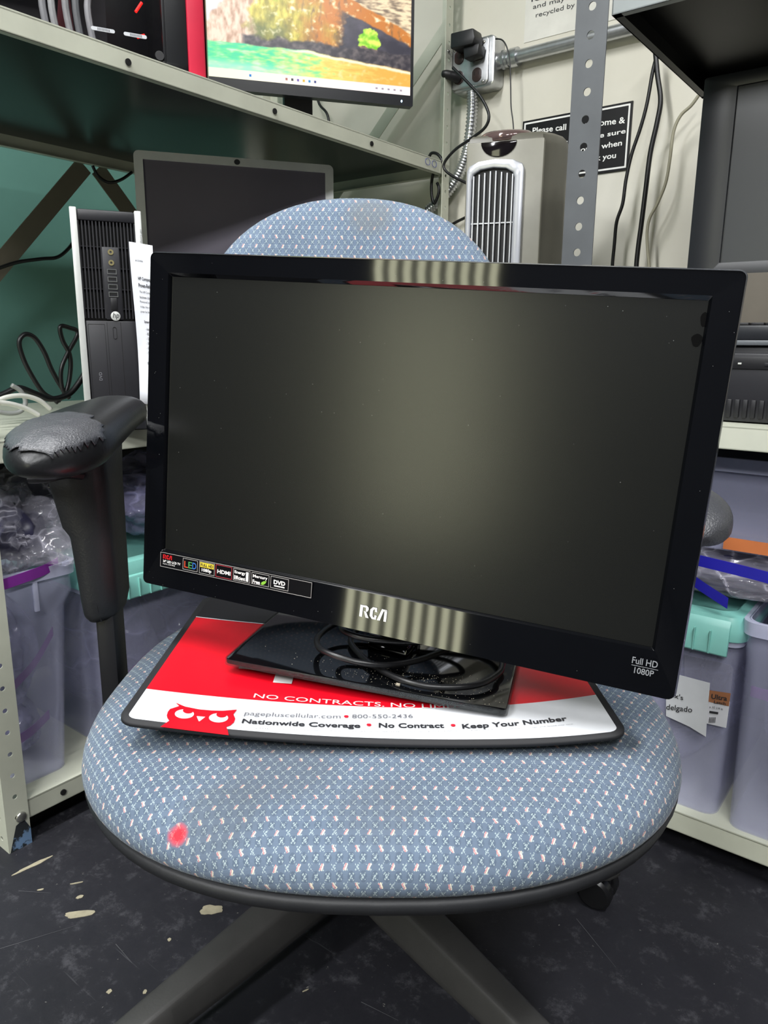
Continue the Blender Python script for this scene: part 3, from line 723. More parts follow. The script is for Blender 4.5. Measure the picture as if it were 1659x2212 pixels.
# feature sticker strip
sx0, sx1, sz0, sz1 = -.2645, -.0722, TH + .0236, TH + .0405
stk = obj('feature_sticker', MB().box(sx0, sx1, chin_y(sz0) - .0004, chin_y(sz0) + .003, sz0, sz1), mat('sticker_black', (14, 14, 16), .12), tv)
SY = chin_y(sz0) - .0007
def srect(mb, x0, x1, z0, z1, t=.0004, y=SY):
    frame_prism(mb, [(x1, z1), (x0, z1), (x0, z0), (x1, z0)], [(x1 - t, z1 - t), (x0 + t, z1 - t), (x0 + t, z0 + t), (x1 - t, z0 + t)], y, y + .0003)
def sfill(mb, x0, x1, z0, z1, y=SY): mb.add([(x0, y, z0), (x1, y, z0), (x1, y, z1), (x0, y, z1)], [(0, 1, 2, 3)])
LW = sx1 - sx0; PXW = 1510.0
def sx(p): return sx0 + LW * (p - 45) / PXW      # positions read along the strip
bx = MB(); srect(bx, sx0, sx1, sz0, sz1)
for a_, b_ in ((285, 440), (985, 1155), (1170, 1340)): srect(bx, sx(a_), sx(b_), sz0 + .0022, sz1 - .0018)
srect(bx, sx(458), sx(615), sz0 + .0018, sz1 - .0014); srect(bx, sx(805), sx(970), sz0 + .0018, sz1 - .0014)
obj('sticker_border', bx, mat('sticker_line', (170, 168, 165), .4), stk)
bx = MB(); srect(bx, sx(628), sx(790), sz0 + .0018, sz1 - .0014); obj('sticker_border', bx, mat('sticker_red_line', (190, 60, 70), .4), stk)
zh = sz1 - sz0
def stext(mb, body, a_, b_, z0, h, bold=0): text_on(mb, body, lambda u, v: (sx(a_) + (sx(b_) - sx(a_)) * u, SY - .0002, sz0 + z0 * zh + h * zh * v), bold)
t1 = MB(); stext(t1, '24" LED LCD TV', 75, 262, .34, .17, .03); stext(t1, 'Model No. LED24C33RQD', 75, 205, .18, .10); stext(t1, '1080p', 485, 585, .2, .28, .03); stext(t1, 'HDMI', 645, 778, .36, .26, .03)
stext(t1, 'Energy', 818, 925, .54, .26, .03); stext(t1, 'Efficient', 815, 925, .2, .26, .03); stext(t1, 'Mercury', 1000, 1140, .52, .26, .03); stext(t1, 'Free', 998, 1070, .18, .26, .03); stext(t1, 'DVD', 1200, 1310, .42, .28, .04); sfill(t1, sx(1205), sx(1305), sz0 + .27 * zh, sz0 + .35 * zh)
t1b = MB(); sfill(t1b, sx(930), sx(956), sz0 + .2 * zh, sz0 + .82 * zh, SY - .0001); obj('sticker_panel', t1b, M_white, stk)
obj('sticker_lettering', t1, M_white, stk)
t2 = MB()
for p in (1,):
    SYb = SY
    def lp(mb, pts, x, z, s): mb.add([(x + a_ * s, SY - .0002, z + b_ * s) for a_, b_ in pts], [tuple(range(len(pts)))])
    _lp = lpoly
    lpoly = lambda mb, pts, x, z, s, lift=0, shx=0: lp(mb, pts, x, z, s)
    rca(t2, sx(75), sz0 + .58 * zh, .00050); lpoly = _lp
obj('sticker_logo', t2, mat('logo_red', (214, 28, 36), .4), stk)
for ch_, a_, c_ in (('L', 302, (200, 70, 40)), ('E', 345, (70, 150, 80)), ('D', 388, (50, 110, 190))):
    q = MB(); stext(q, ch_, a_, a_ + 40, .28, .44, .01); obj('led_letter', q, mat('led_' + ch_, c_, .5), stk)
q = MB(); sfill(q, sx(466), sx(607), sz0 + .54 * zh, sz0 + .86 * zh, SY - .0001); obj('sticker_yellow', q, mat('sticker_yellow', (226, 206, 60), .5), stk)
q = MB(); text_on(q, 'FULL HD', lambda u, v: (sx(474) + (sx(600) - sx(474)) * u, SY - .0004, sz0 + .6 * zh + .2 * zh * v), .02); obj('sticker_dark_lettering', q, M_dark_ink, stk)
q = MB(); q.add([(sx(1080), SY - .0003, sz0 + .22 * zh), (sx(1100), SY - .0003, sz0 + .2 * zh), (sx(1122), SY - .0003, sz0 + .32 * zh), (sx(1134), SY - .0003, sz0 + .5 * zh), (sx(1105), SY - .0003, sz0 + .46 * zh), (sx(1085), SY - .0003, sz0 + .36 * zh)], [tuple(range(6))]); obj('sticker_leaf', q, mat('leaf_green', (130, 190, 60), .5), stk)
for c_ in [o_ for o_ in COL.objects if o_.parent == tv]: c_.matrix_local = PM.inverted() @ TM
# stand: tempered glass plate, neck, coiled power cord
PR = Matrix.Rotation(math.radians(7), 4, 'Z'); PC0 = Vector((-.020, .086, 0))
pl = MB(); pl.prism(rrect(.302, .19, .006, 3), 'z', .0012, .0065); pl.v = [tuple(PR @ Vector(v) + PC0) for v in pl.v]
M_glass = mat('black_glass_plate', (9, 10, 12), .07, spec=.6)
m, nt, bs = base_mat('clear_glass_edge'); bs.inputs['Base Color'].default_value = (.85, .9, .88, 1); bs.inputs['Transmission Weight'].default_value = .9; bs.inputs['Roughness'].default_value = .03; bs.inputs['IOR'].default_value = 1.45
M_clear = film('clear_glass_edge', (52, 56, 58), .3, .05, var=.02)
obj('stand_plate', pl, M_glass, tv, bevel=.0008)
ge = MB(); o1 = rrect(.3052, .1932, .0072, 4); i1 = rrect(.3025, .1905, .006, 4)
ge.loft([[(*p, 0.0003) for p in i1], [(*p, .0003) for p in o1], [(p[0] * .998, p[1] * .998, .0066) for p in o1], [(*p, .0066) for p in i1]], cap=False, closed=True)
ge.v = [tuple(PR @ Vector(v) + PC0) for v in ge.v]
obj('glass_edge', ge, M_clear, tv)
nk = MB(); nk.box(-.034, .014, .075, .125, .0065, .02); nk.box(-.030, .010, .085, .115, .018, TH + .06); obj('stand_neck', nk, M_gloss, tv, bevel=.004)
nb = MB(); nb.add([(-.034, .0738, .0085), (.012, .0738, .0085), (.012, .080, .026), (-.034, .080, .026)], [(0, 1, 2, 3)]); nb.box(-.034, .012, .0745, .0815, .0075, .025)
obj('neck_cover', nb, M_gloss, tv, bevel=.002)
def tvq(px, py, z):          # photo pixel on a height above the plate in the plate frame
    p = at(px, py, PZ, (PM.translation + PZ * z).dot(PZ)) - PM.translation
    return Vector((p.dot(TX), p.dot(PY), z))
cd = MB()
L1 = [(690, 1372), (688, 1397), (715, 1413), (776, 1431), (836, 1437), (896, 1428), (941, 1413), (975, 1398)]
P1 = [tvq(x, y, .0225 + .004 * math.sin(i)) for i, (x, y) in enumerate(L1)]; P1 += [P1[-1] + Vector((.012, .035, .004)), P1[-1] + Vector((-.02, .065, .006)), P1[0] + Vector((.05, .072, .004)), P1[0] + Vector((.008, .045, .002))]
cd.tube(P1, .0034, 10, closed=True)
L2 = [(758, 1379), (776, 1412), (815, 1443), (881, 1473), (956, 1485), (1032, 1479), (1077, 1455), (1086, 1431)]
P2 = [tvq(x, y, .012 + .010 * max(0, (i - 4) / 4)) for i, (x, y) in enumerate(L2)]; P2 += [P2[-1] + Vector((-.004, .045, .004)), P2[-1] + Vector((-.04, .085, .004)), P2[0] + Vector((.06, .07, .016)), P2[0] + Vector((.01, .035, .01))]
cd.tube(P2, .0034, 10, closed=True)
L3 = [(742, 1362), (785, 1378), (851, 1385), (911, 1386)]
P3 = [tvq(x, y, .043) for x, y in L3]; P3 += [P3[-1] + Vector((.03, .02, .002)), P3[-1] + Vector((.01, .06, 0)), P3[0] + Vector((.06, .062, 0)), P3[0] + Vector((-.006, .03, -.004))]
cd.tube(P3, .0034, 10, closed=True)
obj('power_cord', cd, M_cable, tv, smooth='all')
cr = MB(); rr = random.Random(11)
for k in range(420):
    px = rr.gauss(900, 110); py = 1490 + (px - 900) * .16 + rr.gauss(0, 16) - 20
    q = tvq(px, py, .0066)
    L = PR.inverted() @ (q - PC0)
    if abs(L.x) < .147 and abs(L.y) < .092:
        s_ = rr.choice((.00013, .0002, .0003)); cr.box(q.x - s_, q.x + s_, q.y - s_, q.y + s_, .0065, .0065 + s_)
q = tvq(860, 1480, .0066); cr.box(q.x - .002, q.x + .002, q.y - .001, q.y + .001, .0065, .0085)
o = obj('crumbs', cr, mat('crumb', (186, 176, 156), .9), tv); o['kind'] = 'stuff'

# ================================================================== THINGS ON THE LEFT SHELVES
# small form factor computer
PW, PH, PD = .110, .366, .36
pc = thing('desktop_computer', 'slim black computer tower with silver edges standing upright on the left middle shelf', 'computer', (-.5184, 1.2896, .706), math.radians(22))
M_pc = mat('pc_black_plastic', (38, 38, 42), .42, var=.05); M_pcd = mat('pc_dark_gap', (8, 8, 9), .7)
obj('case', MB().box(.001, PW - .001, .012, PD, 0, PH), mat('case_steel', (40, 42, 42), .4), pc, bevel=.002)
for x0 in (-.001, PW - .010): obj('side_trim', MB().box(x0, x0 + .011, -.006, .02, 0, PH + .002), M_silver, pc, bevel=.0015)
fb = MB(); fb.box(.010, PW - .010, .006, .014, 0, PH); obj('front_panel', fb, M_pcd, pc)
fb = MB(); fb.box(.010, PW - .010, -.004, .012, PH - .018, PH); obj('top_bar', fb, M_pc, pc, bevel=.003)
VZ0, VZ1 = PH - .174, PH - .018
sl = MB(); ns = 16
for k in range(ns + 1):
    x = .011 + (PW - .022) * k / ns
    if .046 < x < .071: sl.box(x - .0011, x + .0011, -.002, .007, PH - .058, VZ1)
    else: sl.box(x - .0011, x + .0011, -.002, .007, VZ0, VZ1)
for z in (PH - .058, PH - .092, PH - .126, PH - .158): sl.box(.011, PW - .011, .001, .006, z - .0007, z + .0007)
o = obj('vent_grille', sl, M_pc, pc)
cp = obj('port_panel', MB().box(.045, .072, -.003, .007, VZ0 - .002, PH - .058), M_pc, pc, bevel=.001)
xc = .0585
for z in (PH - .066, PH - .083):
    obj('audio_jack', MB().loft([[(r_ * math.cos(2 * PI * k / 18), r_ * math.sin(2 * PI * k / 18), z_) for k in range(18)] for r_, z_ in ((.0019, 0), (.0046, 0), (.0046, .0012), (.0019, .0012))], cap=False, closed=True), mat('brass_ring', (190, 178, 130), .3, metal=.7), cp, smooth=True)
    j = COL.objects[-1]; j.rotation_euler = (PI / 2, 0, 0); j.location = (xc, -.003, z)
for k in range(4):
    z = PH - .0975 - k * .0123
    u_ = MB(); frame_prism(u_, [(xc + .0075, z + .0042), (xc - .0075, z + .0042), (xc - .0075, z - .0042), (xc + .0075, z - .0042)], [(xc + .0063, z + .003), (xc - .0063, z + .003), (xc - .0063, z - .003), (xc + .0063, z - .003)], -.0042, -.003)
    obj('usb_port', u_, mat('usb_metal', (160, 162, 160), .3, metal=.8), cp)
    obj('usb_socket', MB().box(xc - .006, xc + .006, -.0034, -.003, z - .0005, z + .0028), M_pcd, cp)
obj('power_button', MB().box(xc - .0052, xc + .0052, -.0042, -.003, PH - .160, PH - .140), mat('button_black', (30, 30, 32), .4), cp, bevel=.0008)
bg = obj('round_badge', MB().prism([(xc + .001 + .0078 * math.cos(2 * PI * k / 32), PH - .170 + .0078 * math.sin(2 * PI * k / 32)) for k in range(32)], 'y', -.0048, -.003), M_silver, cp, bevel=.0006)
q = MB(); text_on(q, 'hp', lambda u, v: (xc - .0042 + .010 * u + .0022 * v, -.0051, PH - .1755 + .0115 * v), .0, 0.0); obj('badge_lettering', q, M_dark_ink, bg)
lp_ = MB(); lp_.box(.011, PW - .011, -.003, .008, .002, VZ0 - .004); lower = obj('drive_panel', lp_, M_pc, pc, bevel=.0015)
dd = MB(); frame_prism(dd, rrect(.027, .165, .001, 2, .0275, .1), rrect(.0262, .1642, .001, 2, .0275, .1), -.0034, -.003); dd.box(.0445, .0449, -.0034, -.003, .0, VZ0 - .006); dd.box(.0665, .0671, -.0034, -.003, 0, VZ0 - .006)
obj('drive_seam', dd, M_pcd, lower)
eb = MB(); frame_prism(eb, rrect(.0062, .020, .003, 5, .0565, .168), rrect(.0052, .019, .0026, 5, .0565, .168), -.0038, -.003); obj('eject_button', eb, M_pcd, lower)
q = MB(); text_on(q, 'DVD', rect_fn((.031, -.0035, .088), (0, 0, .014), (-.005, 0, 0)), .02); text_on(q, 'HP Compaq', rect_fn((PW - .0035, -.0068, PH - .028), (0, 0, -.026), (.004, 0, 0)))
obj('front_lettering', q, M_grey_ink, lower)
# printed sheet
shx, shw, shh = .0895, .20, .268
ps = thing('paper_sheet', 'white printed specification sheet leaning against the slim computer tower', 'paper', pc.location, math.radians(22))
vs = []; fs = []
for i in range(17):
    for j in range(13):
        u, v = (0, .185, .1851, .4, 1)[min(4, i)] if i < 5 else 1 + (i - 5) * 1e-5, j / 12; d_ = shw * u; x = shx + min(d_, .037) + .002 * math.sin(v * 5) ; z = .048 + shh * v - .12 * min(d_, .037)
        vs.append((x, -.018 - .06 * min(d_, .037) + .006 * math.sin(v * 4 + 1) + max(0, d_ - .037), z))
for i in range(16):
    for j in range(12): a_ = i * 13 + j; fs.append((a_, a_ + 13, a_ + 14, a_ + 1))
obj('sheet', MB().add(vs, fs), mat('paper_white', (226, 228, 236), .7), ps, smooth=True, solid=.0004)
q = MB(); qf = lambda x0, x1, z, h: (lambda u, v: (shx + x0 + (x1 - x0) * u, -.0188 - .06 * (x0 + (x1 - x0) * u) + .006 * math.sin((z + h * v) / shh * 4 + 1), .048 + z + h * v - .12 * (x0 + (x1 - x0) * u)))
for body, x0, x1, z, h, bo in (('#123456', .006, .018, .238, .003, 0), ('HP Compaq Elite', .009, .036, .207, .007, .02), ('Proven-Reliable -', .009, .036, .197, .0065, .02), ('The HP Compaq Elite', .010, .036, .187, .0045, 0), ('business class deskt', .010, .036, .179, .0045, 0), ('Powered by an Intel', .010, .036, .171, .0045, 0),
                           ('today, this system off', .010, .036, .163, .0045, 0), ('power for files and docs', .010, .036, .155, .0045, 0), ('System Specificat', .015, .036, .138, .0055, .02), ('- Intel Core i5-357', .017, .036, .127, .0045, 0), ('- 8GB DDR3', .017, .033, .119, .0045, 0), ('- 128GB SSD - fa', .017, .036, .111, .0045, 0), ('- 500GB second', .017, .036, .103, .0045, 0), ('- Windows 10 in', .017, .036, .095, .0045, 0), ('- Small Form Fac', .017, .036, .087, .0045, 0),
                           ('Everyday Perfor', .017, .036, .068, .0055, .02), ('- Reliable perfor', .018, .036, .058, .0045, 0), ('- Great for office', .018, .036, .050, .0045, 0), ('- Quick everyday', .018, .036, .042, .0045, 0), ('- Runs Microsoft', .018, .036, .034, .0045, 0), ('Fast System', .020, .036, .014, .005, .02)):
    text_on(q, body, qf(x0, x1, z, h), bo)
obj('printed_text', q, M_dark_ink, ps)
# monitor with silver frame
hp = thing('computer_monitor', 'old computer monitor with a silver frame and dark screen under the upper left shelf', 'computer monitor', (-.5772, 1.8208, .706), math.radians(17))
HW, HZ0, HZ1 = .466, .165, .579
fr = MB(); o_ = rrect(HW, HZ1 - HZ0, .012, 5, HW / 2, (HZ0 + HZ1) / 2); i_ = rrect(HW - .040, HZ1 - HZ0 - .036, .001, 5, HW / 2, (HZ0 + HZ1) / 2)
fr.loft([[(p[0], .004, p[1]) for p in i_], [(p[0], 0, p[1]) for p in i_], [(p[0], 0, p[1]) for p in o_], [(p[0], .03, p[1]) for p in o_], [(p[0] * .9 + .02, .05, p[1]) for p in o_]], cap=False)
obj('frame', fr, mat('silver_frame', (222, 224, 224), .5), hp, smooth=True)
obj('screen', MB().box(.019, HW - .019, .004, .006, HZ0 + .017, HZ1 - .017), mat('dim_lcd', (112, 107, 120), .4, var=.1, vs=2), hp)
obj('back_cover', MB().box(.02, HW - .02, .03, .055, HZ0 + .02, HZ1 - .02), M_black, hp, bevel=.006)
q = MB().prism([(HW / 2 + .007 * math.cos(2 * PI * k / 20), HZ1 - .0095 + .006 * math.sin(2 * PI * k / 20)) for k in range(20)], 'y', -.001, 0); obj('round_badge', q, mat('badge_dark', (60, 62, 66), .4), hp)
obj('stand_base', MB().lathe([(.12, 0), (.12, .012), (.10, .02), (.01, .022)], 32, (HW / 2, .07)), M_black, hp, smooth=True)
obj('stand_neck', MB().box(HW / 2 - .035, HW / 2 + .035, .055, .085, .015, .35), M_black, hp, bevel=.004)
obj('sticky_note', MB().box(.010, .030, -.0012, -.0004, .17, .20), mat('yellow_note', (222, 214, 90), .7), hp)
# red computer tower
rd = thing('desktop_computer', 'red and black computer tower with a see-through side panel on the upper left shelf', 'computer', (-.345 - .45 * .899, 1.545 - .45 * .438, 1.335), math.radians(26))
M_case = mat('tower_case_black', (26, 27, 30), .35)
b_ = MB(); b_.box(0, .385, .02, .20, 0.012, .012 + .01); b_.box(0, .385, .19, .20, .012, .44); b_.box(0, .385, .0, .20, .43, .44); b_.box(0, .008, 0, .2, .012, .44); b_.box(.38, .42, 0.0, .20, .012, .44); b_.box(0, .42, 0, .012, .012, .030); b_.box(.375, .382, 0, .01, .012, .44)
obj('case', b_, M_case, rd, bevel=.002)
obj('front_bezel', MB().prism([(.42, -.004), (.452, -.002), (.458, .03), (.458, .17), (.452, .204), (.42, .204)], 'z', 0.0, .44), mat('tower_red', (205, 36, 66), .45), rd, bevel=.003)
obj('bezel_trim', MB().prism([(.455, .0), (.462, .02), (.462, .18), (.455, .20)], 'z', .0, .44), M_case, rd)
obj('side_glass', MB().box(.012, .372, .001, .004, .032, .43), film('tinted_glass', (16, 16, 20), .22, .05), rd)
for x, z, h, c_ in ((.19, .05, .2, (190, 190, 198)), (.205, .05, .2, (221, 221, 226)), (.228, .05, .22, (200, 198, 204)), (.245, .04, .25, (150, 152, 158)), (.265, .05, .2, (211, 210, 218))):
    obj('loose_cable', MB().tube([(x, .05, z - .02), (x - .012, .04, z + h * .3), (x + .008, .05, z + h * .6), (x + .02, .06, z + h)], .006, 8), mat('cable_grey_%d' % c_[0], c_, .4), rd, smooth=True)
obj('graphics_card', MB().box(.03, .26, .04, .16, .20, .24), mat('card_black', (20, 20, 22), .4), rd, bevel=.003)
obj('mainboard', MB().box(.02, .30, .17, .18, .04, .42), mat('board_dark', (30, 24, 34), .5), rd)
obj('red_cover', MB().prism([(.195, .03), (.235, .03), (.225, .18), (.215, .18)], 'y', .08, .085), mat('maroon_plate', (110, 26, 40), .5), rd)
M_led = emis('red_led', (255, 30, 24), 1.6)
for k, (x0, z0, x1, z1) in enumerate(((.338, .120, .350, .138), (.350, .146, .354, .152), (.335, .172, .354, .192), (.338, .078, .352, .084))): obj('red_lamp', MB().tube([(x0, .05, z0), (x1, .052, z1)], .0028, 6, smooth=0), M_led, rd)
for x in (.272, .327):
    lb = obj('barcode_label', MB().prism(rrect(.04, .006, .0029, 5, x, .063), 'y', -.0002, .0012), mat('label_silver', (190, 192, 198), .5), rd)
    q = MB()
    for k in range(9): q.box(x - .009 + k * .0024, x - .0080 + k * .0024, -.0005, -.0002, .061, .065)
    obj('barcode', q, M_dark_ink, lb)
obj('thumb_screw', MB().cyl((.367, -.006, .035), (.367, .002, .035), .008, 14), M_black, rd, smooth=True)
# beach monitor
BS = Vector((-.4177, 1.8573, 1.335)); BW, BH, BZ = .490, .276, .115
bm_ = thing('computer_monitor', 'switched-on monitor showing a sunny beach and cliffs on the upper left shelf', 'computer monitor', BS, math.radians(15.2))
o_ = rrect(BW + .014, BH + .031, .003, 3, BW / 2, BZ + BH / 2 - .0085); i_ = rrect(BW, BH, .0005, 3, BW / 2, BZ + BH / 2)
fr = MB(); fr.loft([[(p[0], .003, p[1]) for p in i_], [(p[0], 0, p[1]) for p in i_], [(p[0], 0, p[1]) for p in o_], [(p[0], .022, p[1]) for p in o_]], cap=False); fr.box(.0, BW, .01, .03, BZ, BZ + BH)
obj('bezel', fr, mat('monitor_black', (26, 27, 32), .3), bm_, smooth=True)
cb = MB(); NX, NZ = 260, 150
vs = [(BW * i / NX, .002, BZ + BH * j / NZ) for i in range(NX + 1) for j in range(NZ + 1)]
fs = [(i * (NZ + 1) + j, (i + 1) * (NZ + 1) + j, (i + 1) * (NZ + 1) + j + 1, i * (NZ + 1) + j + 1) for i in range(NX) for j in range(NZ)]
m, nt, bs = base_mat('beach_picture'); at_ = nt.nodes.new('ShaderNodeAttribute'); at_.attribute_name = 'picture'
bs.inputs['Base Color'].default_value = (0, 0, 0, 1); bs.inputs['Roughness'].default_value = .3
nt.links.new(at_.outputs['Color'], bs.inputs['Emission Color']); bs.inputs['Emission Strength'].default_value = .78
scr = obj('screen', MB().add(vs, fs), m, bm_)
def fbm(x, y, o=4, s=0): return sum(noise.noise(Vector((x * 2 ** k, y * 2 ** k, s + k))) / 2 ** k for k in range(o))
def mixt(a_, b_, t_): t_ = min(1, max(0, t_)); return tuple(p + (q_ - p) * t_ for p, q_ in zip(a_, b_))
def sm(x, w_): return min(1, max(0, .5 + x / w_))
def beach(u, v):
    """sea, sand, cliff with a dark cave on the right and a pale rock arch above; u to the right, v up"""
    n = fbm(u * 9, v * 7, 5); n2 = fbm(u * 30, v * 22, 3, 9); n3 = fbm(u * 46, v * 11, 4, 4); n4 = fbm(u * 18, v * 40, 3, 14)
    if v < .072: return mixt((252, 247, 205), (246, 228, 224), u * 1.3)
    # cliff
    c = mixt((150, 140, 50), (232, 214, 96), n3 * .9 + .5); c = mixt(c, (196, 120, 48), (u - .40) * 4.5 + n * .8)
    c = mixt(c, (92, 104, 60), sm(.36 - u + n * .2, .2) * sm(.46 - v + n * .1, .15) * .8); c = mixt(c, (252, 240, 200), (n2 - .2) * 1.6); c = mixt(c, (110, 84, 60), (n3 - .15) * 1.1 * (u > .45))
    pale = mixt((236, 208, 186), (176, 140, 116), n3 * 1.1 + .35)
    c = mixt(c, pale, sm(.21 + .10 * (v - .3) + .05 * n - u, .03))
    c = mixt(c, mixt((126, 186, 40), (226, 232, 110), n2 + .5), sm(v - .66 - .06 * n, .06) * sm(.11 - abs(u - .28) + .06 * n2, .05))
    c = mixt(c, (216, 228, 248), sm(v - .38 - u * 1.9 - .06 * n, .03) * (1 - .7 * sm(n2 - .18, .1) * sm(v - .70, .1)))
    # arch of pale rock over the right half
    edge = .86 - .42 * max(0, u - .40) ** 1.25 * 1.7 + .015 * n
    c = mixt(c, mixt((238, 214, 176), (120, 104, 88), n4 * 1.2 + .30 + .25 * sm(u - .8, .2) * n2), sm(v - edge, .012) * sm(u - .36 + .05 * n, .08))
    # cave
    top = .60 - max(0, u - .66) * .62 + .02 * n
    cave = sm(u - .635 - .10 * n2 * .3 - .12 * max(0, v - .35), .05) * sm(min(top, edge) - v, .015)
    c = mixt(c, mixt((50, 48, 60), (86, 82, 94), n + .35), cave)
    isl = sm(1 - ((u - .79) / .055) ** 2 - ((v - .39) / .10) ** 2 + .5 * n2, .15) * (v > .30)
    c = mixt(c, mixt((110, 190, 30), (220, 240, 100), n2 + .5) if v > .345 + .03 * n2 else mixt((214, 170, 140), (120, 90, 80), n2 + .5), isl); 
    if v < .305 and .745 < u < .845: c = mixt(c, (250, 240, 228), .9)
    # foot of the cliff in shade, then water and sand
    foot = .275 + .012 * n
    c = mixt(c, mixt((52, 48, 56), (104, 96, 96), n2 + .35), sm(foot + .055 - v + .02 * n, .02) * sm(u - .185, .02))
    sea = foot - .006 - max(0, u - .52) * .16
    w = mixt((58, 204, 150), (136, 224, 132), n4 + .4); w = mixt(w, (224, 228, 122), (u - .18) * 2.6 + n4 * .7); w = mixt(w, (228, 172, 76), (u - .46) * 2.6 + n4 * .5)
    w = mixt(w, (180, 240, 205), (n4 - .15) * 1.4 * (u < .5)); w = mixt(w, (255, 226, 170), (n2 - .2) * .9 * (u > .45)); w = mixt(w, (252, 246, 226), sm(.010 - abs(v - sea + .012), .01) * .8 * sm(u - .4, .1))
    w = mixt(w, (206, 244, 214), sm(.13 - v, .06) * sm(.4 - u, .3) * .6)
    return mixt(c, w, sm(sea - v, .008))
ca = scr.data.color_attributes.new('picture', 'FLOAT_COLOR', 'POINT')
buf = []
for i in range(NX + 1):
    for j in range(NZ + 1): buf += [*lin(beach(i / NX, j / NZ)), 1]
ca.data.foreach_set('color', buf)
for k, c_ in enumerate(((50, 140, 220), (190, 120, 110), (70, 70, 80), (130, 110, 190), (235, 190, 70), (60, 150, 210), (80, 90, 150))):
    x = .105 if k == 0 else .175 + .0135 * k
    obj('taskbar_icon', MB().box(x - .0025, x + .0025, .001, .0018, BZ + .0075, BZ + .0125), emis('icon_%d' % k, c_, .6), scr)
for x in (.405, .42, .435, .45, .466): obj('taskbar_icon', MB().box(x - .002, x + .003, .001, .0018, BZ + .008, BZ + .0115), emis('icon_tray', (170, 160, 175), .6), scr)
obj('power_light', MB().prism([(BW - .022 + .0022 * math.cos(2 * PI * k / 14), BZ - .014 + .003 * math.sin(2 * PI * k / 14)) for k in range(14)], 'y', -.001, .001), emis('power_light_blue', (190, 225, 255), 1.2), bm_)
obj('stand_base', MB().box(.12, .33, .03, .20, 0, .012), M_black, bm_, bevel=.004)
obj('stand_neck', MB().box(.19, .26, .06, .09, .01, .22), M_black, bm_, bevel=.004)

# loose cables on the left middle shelf
def cable(name, label, pts, r, m, group=None, n=8):
    mb = MB().tube(pts, r, n); o = obj(name, mb, m, smooth='all'); tag(o, label, 'cable', group); return o
def on_b(b): return lambda px, py: at(px, py, VB, b)
def on_a(a): return lambda px, py: at(px, py, VA, a)
f_ = on_b(-1.66)
cable('power_cable', 'black cable rising in a tall loop before the teal wall on the left middle shelf', [f_(130, 865), f_(95, 850), f_(62, 800), f_(45, 760), f_(42, 735), f_(55, 722), f_(75, 730), f_(95, 760), f_(112, 800), f_(135, 840), f_(150, 855)], .0055, M_cable)
f_ = on_b(-1.60)
cable('power_cable', 'black cable twisted in a narrow loop beside the slim computer on the left middle shelf', [f_(150, 860), f_(135, 840), f_(132, 800), f_(145, 765), f_(168, 720), f_(150, 708), f_(130, 706), f_(135, 735), f_(150, 765), f_(152, 800), f_(143, 845), f_(120, 870)], .005, M_cable)
f_ = on_b(-1.45)
cable('power_cable', 'thick black cable lying flat along the left middle shelf', [f_(-20, 862), f_(10, 850), f_(40, 838), f_(75, 850), f_(110, 862), f_(150, 850), f_(178, 815), f_(190, 790)], .006, M_cable)
f_ = on_b(-1.42)
cable('data_cable', 'pale grey cable curving at the back of the white cables on the left middle shelf', [f_(25, 832), f_(45, 845), f_(55, 868), f_(45, 888), f_(20, 893), f_(-10, 888)], .0045, mat('grey_cable_jacket', (140, 142, 140), .4))
f_ = on_b(-1.36)
cable('data_cable', 'white cable arching over the left middle shelf, upper of the two', [f_(-20, 872), f_(15, 858), f_(50, 855), f_(85, 865), f_(110, 885)], .0045, M_white_cable)
f_ = on_b(-1.32)
cable('data_cable', 'white cable lying on the left middle shelf, lower of the two', [f_(-20, 868), f_(20, 872), f_(55, 882), f_(85, 898)], .0045, M_white_cable)
f_ = on_b(-1.86)
cable('power_cable', 'thin black cable sagging across the teal wall behind the left shelving', [f_(-30, 590), f_(4, 577), f_(40, 566), f_(90, 559), f_(125, 555), f_(152, 532), f_(170, 500)], .0045, M_cable)
f_ = on_b(-1.84)
cable('power_cable', 'short black cable drooping under the upper left shelf behind the silver monitor', [f_(200, 358), f_(212, 380), f_(235, 394), f_(262, 388), f_(285, 372)], .004, M_cable)

# ================================================================== BACK WALL
WA = 1.86
w_ = on_a(WA - .002)
def wtext(mb, body, p0, p1, hpx, d=.003, bold=0):
    f2 = on_a(WA - d); a_, b_ = f2(*p0), f2(*p1); h = (f2(p0[0], p0[1] - hpx) - a_).length
    text_on(mb, body, lambda u, v: a_ + (b_ - a_) * u + VZ * h * v, bold)
def on_wall(b, z, d): return RM(b, WA - d, z)
sg = thing('wall_sign', 'black sign with white border and white lettering on the cream wall behind the grey post', 'sign', RM(-.856, WA, 1.346), -AL)
obj('panel', MB().box(-.143, .143, -.004, 0, -.0765, .0735), mat('sign_black', (18, 18, 20), .3), sg)
q = MB(); frame_prism(q, rrect(.276, .140, .001, 2, 0, -.0015), rrect(.268, .132, .001, 2, 0, -.0015), -.0052, -.004); obj('border', q, M_white, sg)
def local(mbx, root):
    inv = (Matrix.Translation(root.location) @ Matrix.Rotation(root.rotation_euler.z, 4, 'Z')).inverted(); mbx.v = [tuple(inv @ Vector(v)) for v in mbx.v]; return mbx
q = MB()
wtext(q, 'Please call before come &', (1150, 289), (1350, 266), 13, .0055, .018); wtext(q, 'ring us to make sure', (1172, 324), (1351, 291), 13, .0055, .018)
wtext(q, 'the door open when', (1180, 346), (1343, 318), 15, .0055, .018); wtext(q, 'we are here. Thank you', (1150, 372), (1330, 345), 15, .0055, .018)
obj('lettering', local(q, sg), M_white, sg)
nt_ = thing('paper_notice', 'white paper notice with dark lettering at the top of the cream wall', 'notice', RM(-1.008, WA, 1.603), -AL)
